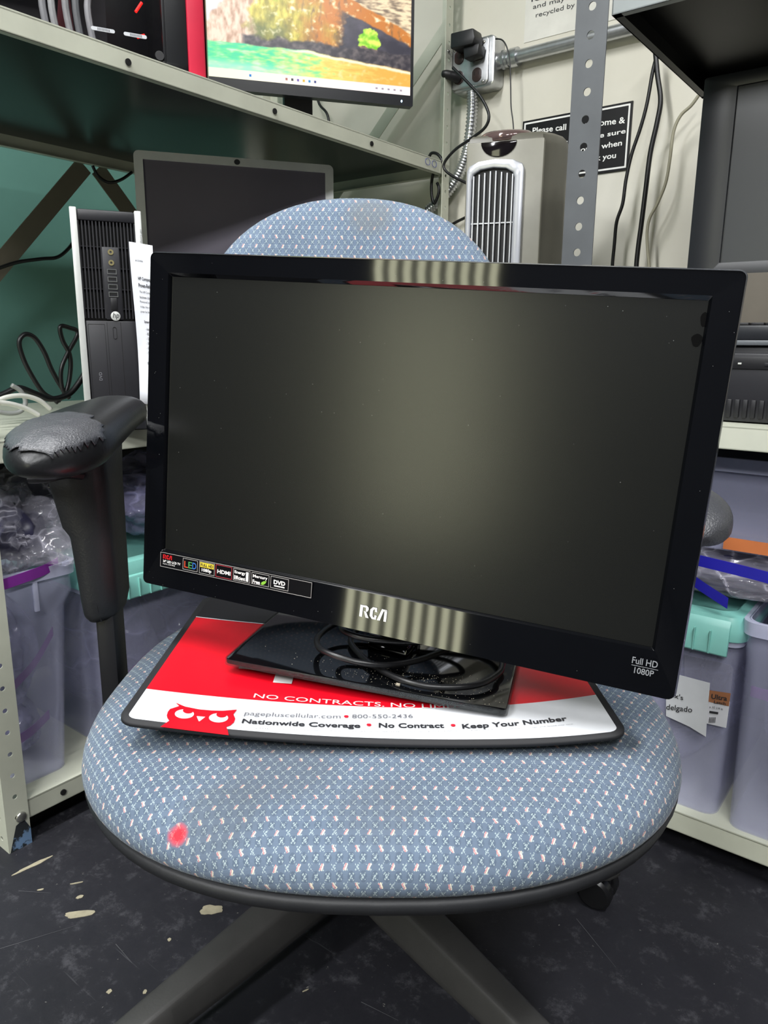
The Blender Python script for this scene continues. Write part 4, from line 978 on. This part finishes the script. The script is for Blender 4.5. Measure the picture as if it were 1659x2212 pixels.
obj('sheet', MB().box(0, .30, -.0015, 0, 0, .25), mat('notice_paper', (216, 214, 206), .8), nt_)
q = MB(); wtext(q, 'for free and', (1146, 5), (1300, -35), 13, .0022); wtext(q, 'and may be', (1151, 23), (1246, -2), 13, .0022); wtext(q, 'recycled by gvaii', (1157, 41), (1279, 8), 13, .0022)
obj('lettering', local(q, nt_), M_dark_ink, nt_)
# junction box
jb = thing('outlet_box', 'galvanised steel outlet box with four sockets on the cream wall', 'outlet box', RM(-1.190, WA, 1.505), -AL)
obj('box', MB().prism(rrect(.128, .118, .014, 5, .064, .059), 'y', -.052, 0), M_chrome, jb, bevel=.004)
cv = obj('cover_plate', MB().prism(rrect(.112, .108, .012, 5, .058, .060), 'y', -.058, -.051), M_chrome, jb, bevel=.0025)
M_sock = mat('brown_socket', (48, 34, 32), .35)
for x, z in ((.027, .081), (.027, .033), (.082, .078), (.082, .030)):
    so = obj('socket', MB().prism([(x + .0155 * max(-.86, min(.86, math.cos(2 * PI * k / 28))), z + .0165 * math.sin(2 * PI * k / 28)) for k in range(28)], 'y', -.061, -.055), M_sock, cv, bevel=.001)
    obj('socket_slot', MB().box(x - .007, x - .0055, -.0615, -.0608, z - .001, z + .007), M_pcd, so); obj('socket_slot', MB().box(x + .0055, x + .007, -.0615, -.0608, z - .001, z + .006), M_pcd, so)
for x, z in ((.10, .012), (.012, .10), (.10, .102)): obj('cover_screw', MB().sphere((x, -.0585, z), .004, 12, (1, .5, 1)), M_steel, cv, smooth=True)
cn = MB(); cn.cyl(RM(-1.065, WA - .026, 1.566), RM(-1.035, WA - .026, 1.566), .019, 20); cn.cyl(RM(-1.05, WA - .026, 1.566), RM(-1.043, WA - .026, 1.566), .023, 8)
cn.cyl(RM(-1.028, WA - .026, 1.566), RM(-1.008, WA - .026, 1.566), .022, 16); cn.cyl(RM(-1.035, WA - .026, 1.566), RM(.9, WA - .026, 1.566), .0155, 20)
tag(obj('steel_conduit', cn, M_chrome, smooth=True), 'straight steel conduit running right from the outlet box along the cream wall', 'conduit')
f_ = on_a(WA - .035); pth = [f_(1020, 195), f_(1020, 240), f_(1014, 300), f_(1004, 345), f_(985, 388), f_(958, 425), f_(925, 455)]
pts = spline([Vector(p) for p in pth], 22); N_ = len(pts)
fx = MB().tube(pts, lambda t: .0135 + .0022 * math.sin(t * (N_ - 1) / 3.0 * 2 * PI), 16, smooth=0)
tag(obj('flexible_conduit', fx, M_chrome, smooth='all'), 'ribbed flexible steel conduit hanging below the outlet box', 'conduit')
ad = thing('power_adapter', 'black power adapter plugged into the top of the outlet box', 'adapter', RM(-1.190, WA, 1.505), -AL)
obj('body', MB().prism([(.028, .088), (.094, .086), (.100, .100), (.094, .122), (.028, .124)], 'y', -.105, -.0615), M_black, ad, bevel=.004)
obj('plug_body', MB().prism([(.064, .060), (.104, .064), (.108, .088), (.060, .088)], 'y', -.095, -.0615), M_black, ad, bevel=.004)
f_ = on_a(WA - .07)
obj('cord', local(MB().tube([f_(1070, 84), f_(1084, 86), f_(1094, 100), f_(1101, 130), f_(1103, 180), f_(1104, 230), f_(1108, 262), f_(1110, 300), f_(1112, 400)], .0018, 6), ad), M_cable, ad, smooth='all')
pg = thing('power_plug', 'black plug and looping cord in the lower left socket of the outlet box', 'plug', RM(-1.190, WA, 1.505), -AL)
obj('plug_body', MB().tube([(.027, -.0615, .033), (.020, -.075, .034), (.008, -.088, .038), (-.002, -.09, .040)], lambda t: .014 - .006 * t, 12), M_black, pg, smooth=True)
f_ = on_a(WA - .10)
obj('cord', local(MB().tube([f_(978, 146), f_(985, 153), f_(1012, 180), f_(1040, 212), f_(1056, 248), f_(1048, 275), f_(1020, 298), f_(985, 322), f_(962, 348), f_(960, 365), f_(980, 382), f_(1018, 402), f_(1040, 430)], .0038, 8), pg), M_cable, pg, smooth='all')
f_ = on_a(1.77)
cable('power_cable', 'black cord looped over the far end of the upper left shelf', [f_(926, 342), f_(932, 331), f_(945, 333), f_(955, 348), f_(945, 358), f_(936, 375), f_(932, 400), f_(933, 425), f_(938, 440), f_(947, 420), f_(948, 405), f_(944, 395)], .004, M_cable)
f_ = on_a(WA - .02)
cable('power_cable', 'black cord emerging between the chair back and the tower heater', [f_(960, 495), f_(985, 480), f_(1012, 466), f_(1050, 440)], .004, M_cable)
f_ = on_a(WA - .03)
cable('power_cable', 'thin black cord hanging below the switched-on beach monitor', [f_(680, 190), f_(690, 225), f_(706, 245), f_(712, 275), f_(714, 330)], .004, M_cable)
f_ = on_a(1.80)
cable('power_cable', 'black cable hanging on the cream wall nearest to the black sign', [f_(1425, 100), f_(1411, 150), f_(1398, 222), f_(1384, 275), f_(1364, 335), f_(1352, 390), f_(1345, 440), f_(1332, 480), f_(1327, 530), f_(1322, 590), f_(1320, 700)], .0042, M_cable)
cable('power_cable', 'thick black cable hanging in the middle of the three at the right shelving', [f_(1415, 100), f_(1420, 160), f_(1427, 215), f_(1420, 262), f_(1405, 330), f_(1396, 400), f_(1386, 480), f_(1378, 540), f_(1374, 590), f_(1372, 700)], .0058, M_cable)
cable('data_cable', 'grey and white cable hanging closest to the black screen on the right', [f_(1510, 205), f_(1493, 228), f_(1470, 250), f_(1455, 285), f_(1447, 345), f_(1438, 395), f_(1420, 440), f_(1404, 470), f_(1398, 500), f_(1399, 540), f_(1403, 590), f_(1404, 700)], .0036, mat('putty_cable', (150, 146, 126), .5))

# ================================================================== TOWER HEATER
FC = Vector((.235, 1.600, .72)); FH = .548
fn = thing('tower_heater', 'grey and silver tower heater with an upright grille beside the grey post', 'heater', FC, math.radians(-19.9))
M_fan = mat('champagne_grey_plastic', (138, 136, 124), .38, var=.04); M_fand = mat('heater_side_grey', (96, 94, 84), .4, var=.06)
prof = [(-.076, .0), (.076, .0), (.098, .035), (.112, .08), (.112, .13), (.098, .17), (.06, .20), (0, .21), (-.06, .20), (-.090, .17), (-.098, .12), (-.092, .05)]
def fring(z, k=1.0, lift=0): return [(p[0] * k, p[1] * k + .1 * (1 - k), z + lift * p[1]) for p in prof]
obj('body', MB().loft([fring(0, 1.04), fring(.02, 1.0), fring(FH - .02, .985, .02), fring(FH - .004, .96, .05), fring(FH + .002, .90, .06)]), M_fand, fn, smooth=True)
fp = MB(); fp.loft([[(x, y, z) for x, y in ((-.078, -.004), (.078, -.004), (.078, .02), (-.078, .02))] for z in (0.0, FH - .012)]); obj('front_panel', fp, M_fan, fn, bevel=.004)
gz0, gz1 = .06, FH - .062
arch_ = lambda W, z1, e: [(W, gz0)] + [(W * math.cos(t), z1 - e + e * math.sin(t)) for t in [PI / 2 * k / 6 for k in range(7)]][0:0] + [(W, z1 - .016), (W * .93, z1 - .006), (W * .6, z1 + .002), (0, z1 + .005), (-W * .6, z1 + .002), (-W * .93, z1 - .006), (-W, z1 - .016), (-W, gz0)]
gf = MB(); frame_prism(gf, [(p[0] - .016, p[1]) for p in arch_(.058, gz1 + .010, .02)], [(p[0] - .020, p[1]) for p in arch_(.043, gz1 - .006, .016)], -.013, -.002); obj('grille_frame', gf, mat('grille_silver', (188, 190, 196), .28, metal=.4), fn, bevel=.003)
obj('grille_cavity', MB().prism([(p[0] - .020, p[1]) for p in arch_(.044, gz1 - .006, .016)], 'y', -.0045, -.0042), mat('grille_dark', (12, 12, 13), .6), fn)
for k in range(8):
    x = -.020 - .0395 + k * .0113; obj('grille_bar', MB().box(x - .0012, x + .0012, -.011, -.005, gz0, gz1 - .006 - .02 * abs(k - 3.5) / 8), mat('bar_silver', (205, 207, 212), .3, metal=.3), fn)
for z in (gz1 - .105, gz1 - .19): obj('grille_crossbar', MB().box(-.063, .023, -.008, -.005, z - .0012, z + .0012), mat('bar_silver', (205, 207, 212), .3), fn)
rv = MB()
for k in range(9):
    for j in range(3): pass
bd_ = MB(); bd_.prism([(.0 - .012 + .036 * math.cos(PI + PI * k / 16), FH - .014 + .028 * math.sin(PI + PI * k / 16)) for k in range(17)], 'y', -.0065, -.002); obj('display_window', bd_, mat('display_black', (20, 16, 18), .08), fn, bevel=.001)
tp_ = MB(); tp_.loft([[(-.008 + .060 * k * math.cos(2 * PI * j / 28), .055 + .055 * k * math.sin(2 * PI * j / 28), FH + z + .02 * (1 + math.sin(2 * PI * j / 28)) * .2) for j in range(28)] for k, z in ((1, -.010), (.98, .004), (.8, .011), (.4, .014), (.02, .015))])
obj('control_top', tp_, mat('glossy_control', (120, 100, 98), .08, metal=.5), fn, smooth='all')
tb = thing('added_table', 'added small black table, unseen behind the television, assumed as support for the tower heater', 'table', Vector((.262, 1.70, 0)), math.radians(-19.9))  # added, unseen support; assumed so the heater does not float
obj('table_top', MB().box(-.15, .15, -.14, .16, .70, .72), M_black, tb, bevel=.004)
for x in (-.13, .13):
    for y in (-.12, .14): obj('leg', MB().box(x - .013, x + .013, y - .013, y + .013, 0, .70), M_black, tb)

# ================================================================== THINGS ON THE RIGHT SHELVES
rm = room_thing('computer_monitor', 'large black monitor standing behind the laptop on the right shelf', 'computer monitor', -.418, 1.40, .745)
obj('bezel', MB().prism([], 'y', 0, 1) if False else (lambda q: (frame_prism(q, rrect(.62, .345, .004, 3, .31, .3775), rrect(.545, .275, .001, 3, .325, .392), 0, .03), q)[1])(MB()), mat('monitor_charcoal', (34, 36, 40), .35), rm, bevel=.002)
obj('screen', MB().box(.05, .60, .006, .012, .25, .54), mat('dark_lcd_grey', (66, 68, 70), .3, var=.08, vs=2), rm)
obj('back_cover', MB().box(.03, .59, .02, .06, .24, .53), M_black, rm, bevel=.006)
obj('stand_base', MB().box(.18, .44, .03, .19, 0, .012), M_black, rm, bevel=.003); obj('stand_neck', MB().box(.27, .35, .06, .09, .01, .3), M_black, rm)
dk = room_thing('desktop_computer', 'black desktop computer lying flat on the right shelf under a laptop', 'computer', -.36, 1.245, .745)
obj('case', MB().box(0, .38, .012, .14, 0, .117), M_pc, dk, bevel=.003)
obj('front_panel', MB().box(0, .38, 0, .014, .002, .106), M_pc, dk, bevel=.003)
dv = obj('optical_drive', MB().box(.05, .20, -.002, .002, .082, .1), M_black, dk, bevel=.0008)
obj('eject_button', MB().box(.115, .126, -.0032, -.0015, .087, .092), M_pc, dv, bevel=.0005)
obj('power_light', MB().box(.078, .083, -.0032, -.0015, .089, .0915), mat('lamp_off_white', (210, 212, 205), .4), dv)
vg = MB()
for k in range(20): vg.box(.045 + k * .0115, .052 + k * .0115, -.0035, .001, .008, .036)
obj('vent_grille', vg, M_black, dk, bevel=.001)
lt = room_thing('laptop', 'black laptop with its keyboard showing on top of the flat desktop computer', 'laptop', -.36, 1.25, .862)
obj('base', MB().box(0, .36, 0, .125, .008, .030), mat('laptop_dark', (38, 40, 44), .35), lt, bevel=.003)
obj('lower_trim', MB().box(0, .36, -.001, .12, 0, .008), mat('laptop_grey', (100, 104, 108), .35), lt, bevel=.002)
for r_ in range(4):
    for c_ in range(15): obj('key', MB().box(.02 + c_ * .0215, .038 + c_ * .0215, .018 + r_ * .021, .036 + r_ * .021, .030, .0345), M_black, lt, bevel=.001)

# ================================================================== BINS AND BAGS
M_clear_bin = film('frosted_bin_plastic', (205, 207, 236), .25, .22, .6, var=.02)
M_rim = film('frosted_rim', (212, 214, 238), .62, .25, .5)
M_mint = mat('mint_plastic', (132, 198, 188), .38, var=.04)
def crinkle(name, rgb, alpha, hi, scale, rough):
    """thin poly film, milky along its creases, where glints are painted as opacity"""
    m, nt, bs = base_mat(name); bs.inputs['Base Color'].default_value = (*lin(rgb), 1); bs.inputs['Roughness'].default_value = rough; bs.inputs['Specular IOR Level'].default_value = 1.0
    tc = nt.nodes.new('ShaderNodeTexCoord'); nz = nt.nodes.new('ShaderNodeTexNoise'); nz.inputs['Scale'].default_value = 9; nt.links.new(tc.outputs['Object'], nz.inputs['Vector'])
    ad = nt.nodes.new('ShaderNodeVectorMath'); ad.operation = 'MULTIPLY_ADD'; ad.inputs[1].default_value = (.12, .12, .12); nt.links.new(nz.outputs['Color'], ad.inputs[0]); nt.links.new(tc.outputs['Object'], ad.inputs[2])
    mp = nt.nodes.new('ShaderNodeMapping'); mp.inputs['Scale'].default_value = (1, .6, 1.5); mp.inputs['Rotation'].default_value = (.5, .3, .4); nt.links.new(ad.outputs[0], mp.inputs[0])
    vo = nt.nodes.new('ShaderNodeTexVoronoi'); vo.feature = 'DISTANCE_TO_EDGE'; vo.inputs['Scale'].default_value = scale; nt.links.new(mp.outputs[0], vo.inputs['Vector'])
    vc = nt.nodes.new('ShaderNodeTexVoronoi'); vc.inputs['Scale'].default_value = scale; nt.links.new(mp.outputs[0], vc.inputs['Vector'])
    e = G(nt, vo.outputs['Distance']); cr_ = ramp01(e, .10, .0).clamp()
    n2 = noise_g(nt, 7, 3)
    nt.links.new((cr_ * cr_ * ramp01(n2, .42, .6).clamp() * hi + alpha).clamp().s, bs.inputs['Alpha'])
    b = nt.nodes.new('ShaderNodeBump'); b.inputs['Strength'].default_value = .8; b.inputs['Distance'].default_value = .012
    nt.links.new(G(nt, vc.outputs['Distance']).s, b.inputs['Height']); nt.links.new(b.outputs[0], bs.inputs['Normal']); return m
M_bag = crinkle('clear_poly_bag', (205, 203, 218), .16, .55, 15, .07)
M_bag2 = crinkle('milky_poly_bag', (176, 174, 214), .42, .5, 9, .12)
M_purple = mat('purple_zip', (122, 44, 140), .4); M_blue = mat('blue_zip', (36, 34, 160), .35)
M_darkstuff = mat('dark_contents', (46, 45, 68), .4, var=.5, vs=7)
GB = 'clear storage bins on the bottom shelves'
def bin_(label, b, a, z, w_, d_, h, taper=.02, lid=None, ribs=(), alpha=None):
    """local x = along b, y = along a"""
    t = room_thing('storage_bin', label, 'storage bin', b, a, z, group=GB)
    def ring(k, zz, off=0): return [(p[0] + w_ / 2, p[1] + d_ / 2, zz) for p in rrect(w_ - 2 * k + 2 * off, d_ - 2 * k + 2 * off, .022, 5)]
    th = .0022
    mb = MB(); mb.loft([ring(taper, 0), ring(taper * .35, h * .80), ring(0, h * .86), ring(0, h)], cap=False)
    n = len(ring(0, 0)); mb.f.append(tuple(range(n)))
    obj('body', mb, M_clear_bin, t, smooth=True, solid=th)
    rm_ = MB(); rm_.loft([ring(0, h - .022, .001), ring(0, h - .022, .006), ring(0, h, .007), ring(0, h, -.002)], cap=False, closed=True)
    obj('rim', rm_, M_rim, t, smooth=True)
    return t
bl1 = bin_('open clear bin full of bags at the near end of the bottom left shelf', -1.58, .485, .083, .375, .172, .40, .028)
# corner rib on the front
rb = MB(); rb.box(.374, .380, .095, .103, .325, .385); obj('rib', rb, M_rim, bl1, bevel=.001)
bl2 = bin_('clear bin with a mint green lid on the bottom left shelf', -1.60, .685, .083, .395, .42, .345, .02)
def lid(t, w_, d_, h, side):
    mb = MB(); P = lambda off, zz: [(p[0] + w_ / 2, p[1] + d_ / 2, zz) for p in rrect(w_ + 2 * off, d_ + 2 * off, .026, 5)]
    mb.loft([P(.010, h - .012), P(.012, h + .006), P(.004, h + .026), P(-.012, h + .030), P(-.02, h + .020)]); obj('lid', mb, M_mint, t, smooth=True)
    lt_ = MB()
    if side == 'x': lt_.loft([[(w_ + x, y, z) for x, z in ((.008, h + .004), (.016, h + .002), (.020, h - .040), (.012, h - .044))] for y in (.02, d_ - .02)])
    else: lt_.loft([[(x, -y, z) for y, z in ((.006, h + .022), (.014, h + .010), (.020, h - .034), (.012, h - .038))] for x in (.03, w_ - .012)])
    l_ = obj('latch', lt_, M_mint, t, bevel=.002)
    k = 0; L_len = d_ if side == 'x' else w_
    y = .04
    while y < L_len - .03:
        r_ = MB()
        if side == 'x': r_.box(w_ + .016, w_ + .0215, y, y + .002, h - .040, h - .004)
        else: r_.box(y, y + .002, -.0215, -.016, h - .034, h + .004)
        obj('latch_rib', r_, M_mint, l_); y += .024
lid(bl2, .395, .42, .345, 'x')
br1 = bin_('clear bin with a mint green latch and a handwritten note on the bottom right shelf', -.50, 1.213, .086, .272, .40, .330, .006)
lid(br1, .272, .40, .330, 'y')
br2 = bin_('open clear bin at the right edge of the photo on the bottom right shelf', -.218, 1.203, .086, .36, .40, .36, .006)
br3 = bin_('grey clear bin stacked under the right middle shelf with a cable inside', -.42, 1.28, .530, .62, .36, .155, .01)
fo = MB(); frame_prism(fo, rrect(.02, .02, .001, 2), rrect(.018, .018, .001, 2), 0, .001)
ob = MB(); ob.box(.14, .42, -.009, -.006, .006, .026); obj('orange_label', ob, mat('orange_tape', (196, 112, 60), .6), br3)
ring_ = MB().tube([(.30 + .075 * math.cos(2 * PI * k / 14), .06, .075 + .055 * math.sin(2 * PI * k / 14)) for k in range(14)], .006, 8, closed=True)
cc = obj('cable_coil', ring_, mat('cable_dark_grey', (34, 34, 38), .4), smooth='all'); cc.location = RM(-.42, 1.28, .530); cc.rotation_euler = (0, 0, -AL)
tag(cc, 'dark cable coil inside the grey bin under the right middle shelf', 'cable')
# card label and taped note on the latch bin
f_ = on_a(1.209)
inv1 = (Matrix.Translation(br1.location) @ Matrix.Rotation(-AL, 4, 'Z')).inverted()
def quad(mb, f2, pts, lift=0): mb.add([inv1 @ (f2(*p) - VA * lift) for p in pts], [tuple(range(len(pts)))]); return mb
obj('card_film', quad(MB(), f_, [(1478, 1412), (1580, 1436), (1584, 1446), (1569, 1572), (1478, 1550)]), film('card_film', (150, 150, 170), .5, .2), br1)
obj('card_label', quad(MB(), f_, [(1530, 1505), (1577, 1515), (1569, 1572), (1525, 1562)], .001), mat('label_white', (206, 206, 212), .5), br1)
obj('brown_band', quad(MB(), f_, [(1532, 1490), (1579, 1497), (1575, 1525), (1531, 1515)], .0016), mat('label_brown', (150, 98, 66), .5), br1)
q = MB(); A1, A2 = f_(1537, 1508) - VA * .0025, f_(1571, 1513) - VA * .0025; text_on(q, 'Ultra', lambda u, v: inv1 @ (A1 + (A2 - A1) * u + VZ * .0085 * v), .02)
A3, A4 = f_(1543, 1518) - VA * .0025, f_(1568, 1522) - VA * .0025; text_on(q, 'Latch', lambda u, v: inv1 @ (A3 + (A4 - A3) * u + VZ * .005 * v), .02)
q.box(0, 0, 0, 0, 0, 0); A5, A6 = f_(1533, 1539) - VA * .0025, f_(1552, 1542) - VA * .0025
q.add([inv1 @ p for p in (A5, A6, A6 + VZ * .004, A5 + VZ * .004)], [(0, 1, 2, 3)])
A7, A8 = f_(1533, 1528) - VA * .0025, f_(1562, 1533) - VA * .0025; text_on(q, 'x 10 1/4 in', lambda u, v: inv1 @ (A7 + (A8 - A7) * u + VZ * .004 * v))
for k in range(5): p_ = f_(1532 + k * 3, 1560) - VA * .0025; q.add([inv1 @ x for x in (p_, p_ + VB * .001, p_ + VB * .001 + VZ * .01, p_ + VZ * .01)], [(0, 1, 2, 3)])
obj('label_lettering', q, M_dark_ink, br1)
obj('taped_note', quad(MB(), f_, [(1440, 1440), (1470, 1457), (1535, 1474), (1530, 1530), (1526, 1590), (1490, 1568), (1440, 1545)], .003), mat('note_paper', (202, 204, 208), .7), br1, solid=.0004)
q = MB(); B1, B2 = f_(1440, 1500) - VA * .0042, f_(1477, 1511) - VA * .0042; text_on(q, "box's", lambda u, v: inv1 @ (B1 + (B2 - B1) * u + VZ * .009 * v), .01)
B3, B4 = f_(1440, 1534) - VA * .0042, f_(1496, 1541) - VA * .0042; text_on(q, 'delgado', lambda u, v: inv1 @ (B3 + (B4 - B3) * u + VZ * .013 * v), .01)
obj('handwriting', q, M_dark_ink, br1)
def blob(c, s, seed, n=44, amp=.30, flat=0):
    """crumpled bag shape in the room frame, centre (b, a, z), half sizes s"""
    mb = MB(); rings = []
    for i in range(n + 1):
        t = .02 + (PI - .04) * i / n; ring = []
        for j in range(2 * n):
            p = 2 * PI * j / (2 * n); d = Vector((math.sin(t) * math.cos(p), math.sin(t) * math.sin(p), -math.cos(t)))
            k1 = noise.noise(d * 1.6 + Vector((seed, 0, 0))); k2 = abs(noise.noise(d * 4.2 + Vector((0, seed, 0)))); k3 = abs(noise.noise(d * 10 + Vector((0, 0, seed))))
            r = 1 + amp * 1.3 * k1 + amp * (.35 - k2) * .9 + amp * (.3 - k3) * .35
            ring.append((s[0] * r * d.x, s[1] * r * d.y, s[2] * r * d.z))
        rings.append(ring)
    return mb.loft(rings)
def bag(label, c, s, seed, m, zipc=None, group='clear zip bags in and on the bins', amp=.3, zpts=None):
    t = room_thing('plastic_bag', label, 'bag', c[0], c[1], c[2], group=group)
    obj('film', blob(c, s, seed, amp=amp), m, t, smooth='all')
    inner = blob(c, tuple(x * .72 for x in s), seed + 5, n=14, amp=.25); obj('contents', inner, M_darkstuff, t, smooth='all')
    if zpts:
        z_ = MB(); P = [Vector(p) for p in zpts]; P = spline(P, 6); R_ = []
        for p in P: R_.append([(p.x, p.y, p.z - .009), (p.x + .002, p.y - .002, p.z - .009), (p.x + .002, p.y - .002, p.z + .009), (p.x, p.y, p.z + .009)])
        z_.loft(R_); obj('zip_strip', z_, zipc, t, smooth=True)
    return t
# left: inside the open bin
bag('clear bag with a purple zip strip in the middle of the near open bin', (-1.36, .575, .30), (.10, .056, .11), 1.3, M_bag2, M_purple, amp=.12, zpts=[(.108, -.055, -.06), (.112, -.02, -.03), (.112, .02, .0), (.108, .058, .045)])
bag('clear bag with a purple zip strip at the bottom of the near open bin', (-1.365, .58, .155), (.10, .045, .055), 2.7, M_bag2, M_purple, amp=.12, zpts=[(.104, -.035, .0), (.108, .0, .012), (.106, .035, .03)])
bag('crumpled shiny clear bag heaped on top of the near open bin', (-1.33, .60, .525), (.13, .085, .075), 5.2, M_bag, M_purple, amp=.45, zpts=[(.132, -.08, -.055), (.135, -.04, -.05), (.132, .0, -.046), (.125, .03, -.040)])
bag('crumpled clear bag behind the shiny one at the left shelving', (-1.40, .72, .56), (.12, .11, .065), 8.8, M_bag, amp=.4)
bag('loose clear bag lying on the mint green lid of the left bin', (-1.38, .93, .54), (.13, .13, .07), 11.4, M_bag2, amp=.35)
bag('clear bag with a blue corner at the left edge of the photo', (-1.30, .50, .55), (.10, .05, .06), 15.1, M_bag2, M_blue, amp=.3, zpts=[(.10, -.02, -.05), (.104, .0, -.02), (.10, .015, .0)])
bag('clear bag filling the mint green lidded left bin, left half', (-1.40, .80, .24), (.15, .09, .14), 17.3, M_bag2, M_purple, amp=.12, zpts=[(.155, -.08, -.06), (.16, -.03, -.03), (.158, .03, .0)])
bag('clear bag filling the mint green lidded left bin, right half', (-1.40, .99, .24), (.15, .09, .14), 21.3, M_bag2, amp=.12)
bag('grey bag filling the right bin with the handwritten note', (-.365, 1.40, .24), (.12, .17, .135), 31.3, M_bag2, amp=.10)
bag('clear bag with a purple zip strip in the rightmost bin', (-.05, 1.38, .25), (.15, .165, .15), 35.3, M_bag2, M_purple, amp=.10, zpts=[(-.158, -.135, .065), (-.12, -.158, .075), (-.05, -.168, .085), (.03, -.165, .10)])
bag('clear bag with crossing blue zip strips on top of the right bins', (-.28, 1.36, .492), (.20, .13, .036), 41.3, M_bag, M_blue, amp=.25, zpts=[(-.10, -.150, .040), (-.02, -.156, .036), (.06, -.156, .030), (.16, -.150, .018)])
bag('second clear bag with a slanting blue zip strip on top of the right bins', (-.27, 1.33, .480), (.14, .10, .026), 45.3, M_bag, M_blue, amp=.2, zpts=[(-.07, -.125, .038), (-.03, -.128, .012), (.02, -.128, -.012)])
tt = room_thing('dark_filler', 'added black block darkening the back of the bottom left shelf', 'dark filler', -1.82, .55, .083)  # black block added so the depth under the middle shelf stays dark
obj('body', MB().box(0, .14, 0, 1.15, 0, .53), mat('filler_black', (14, 14, 16), .6), tt, bevel=.006); obj('lid', MB().box(-.004, .144, -.006, 1.156, .53, .56), mat('filler_black', (14, 14, 16), .6), tt, bevel=.004)
bx_ = room_thing('shade_box', 'added grey brown box standing in for shade behind the laptop keyboard on the right shelf', 'box', -.36, 1.39, .745)  # thin board added in a dull brown in place of the shaded wall
obj('body', MB().box(0, .7, 0, .008, 0, .235), mat('grey_brown_shade', (96, 90, 80), .7), bx_, bevel=.002)
tt = room_thing('dark_filler', 'dark grey panel standing behind the bins on the bottom right shelf', 'dark filler', -.48, 1.645, .086)  # thin dark panel closing the space behind the bins
obj('body', MB().box(0, .9, -.02, .02, 0, .60), mat('filler_grey', (40, 40, 44), .6), tt, bevel=.004)
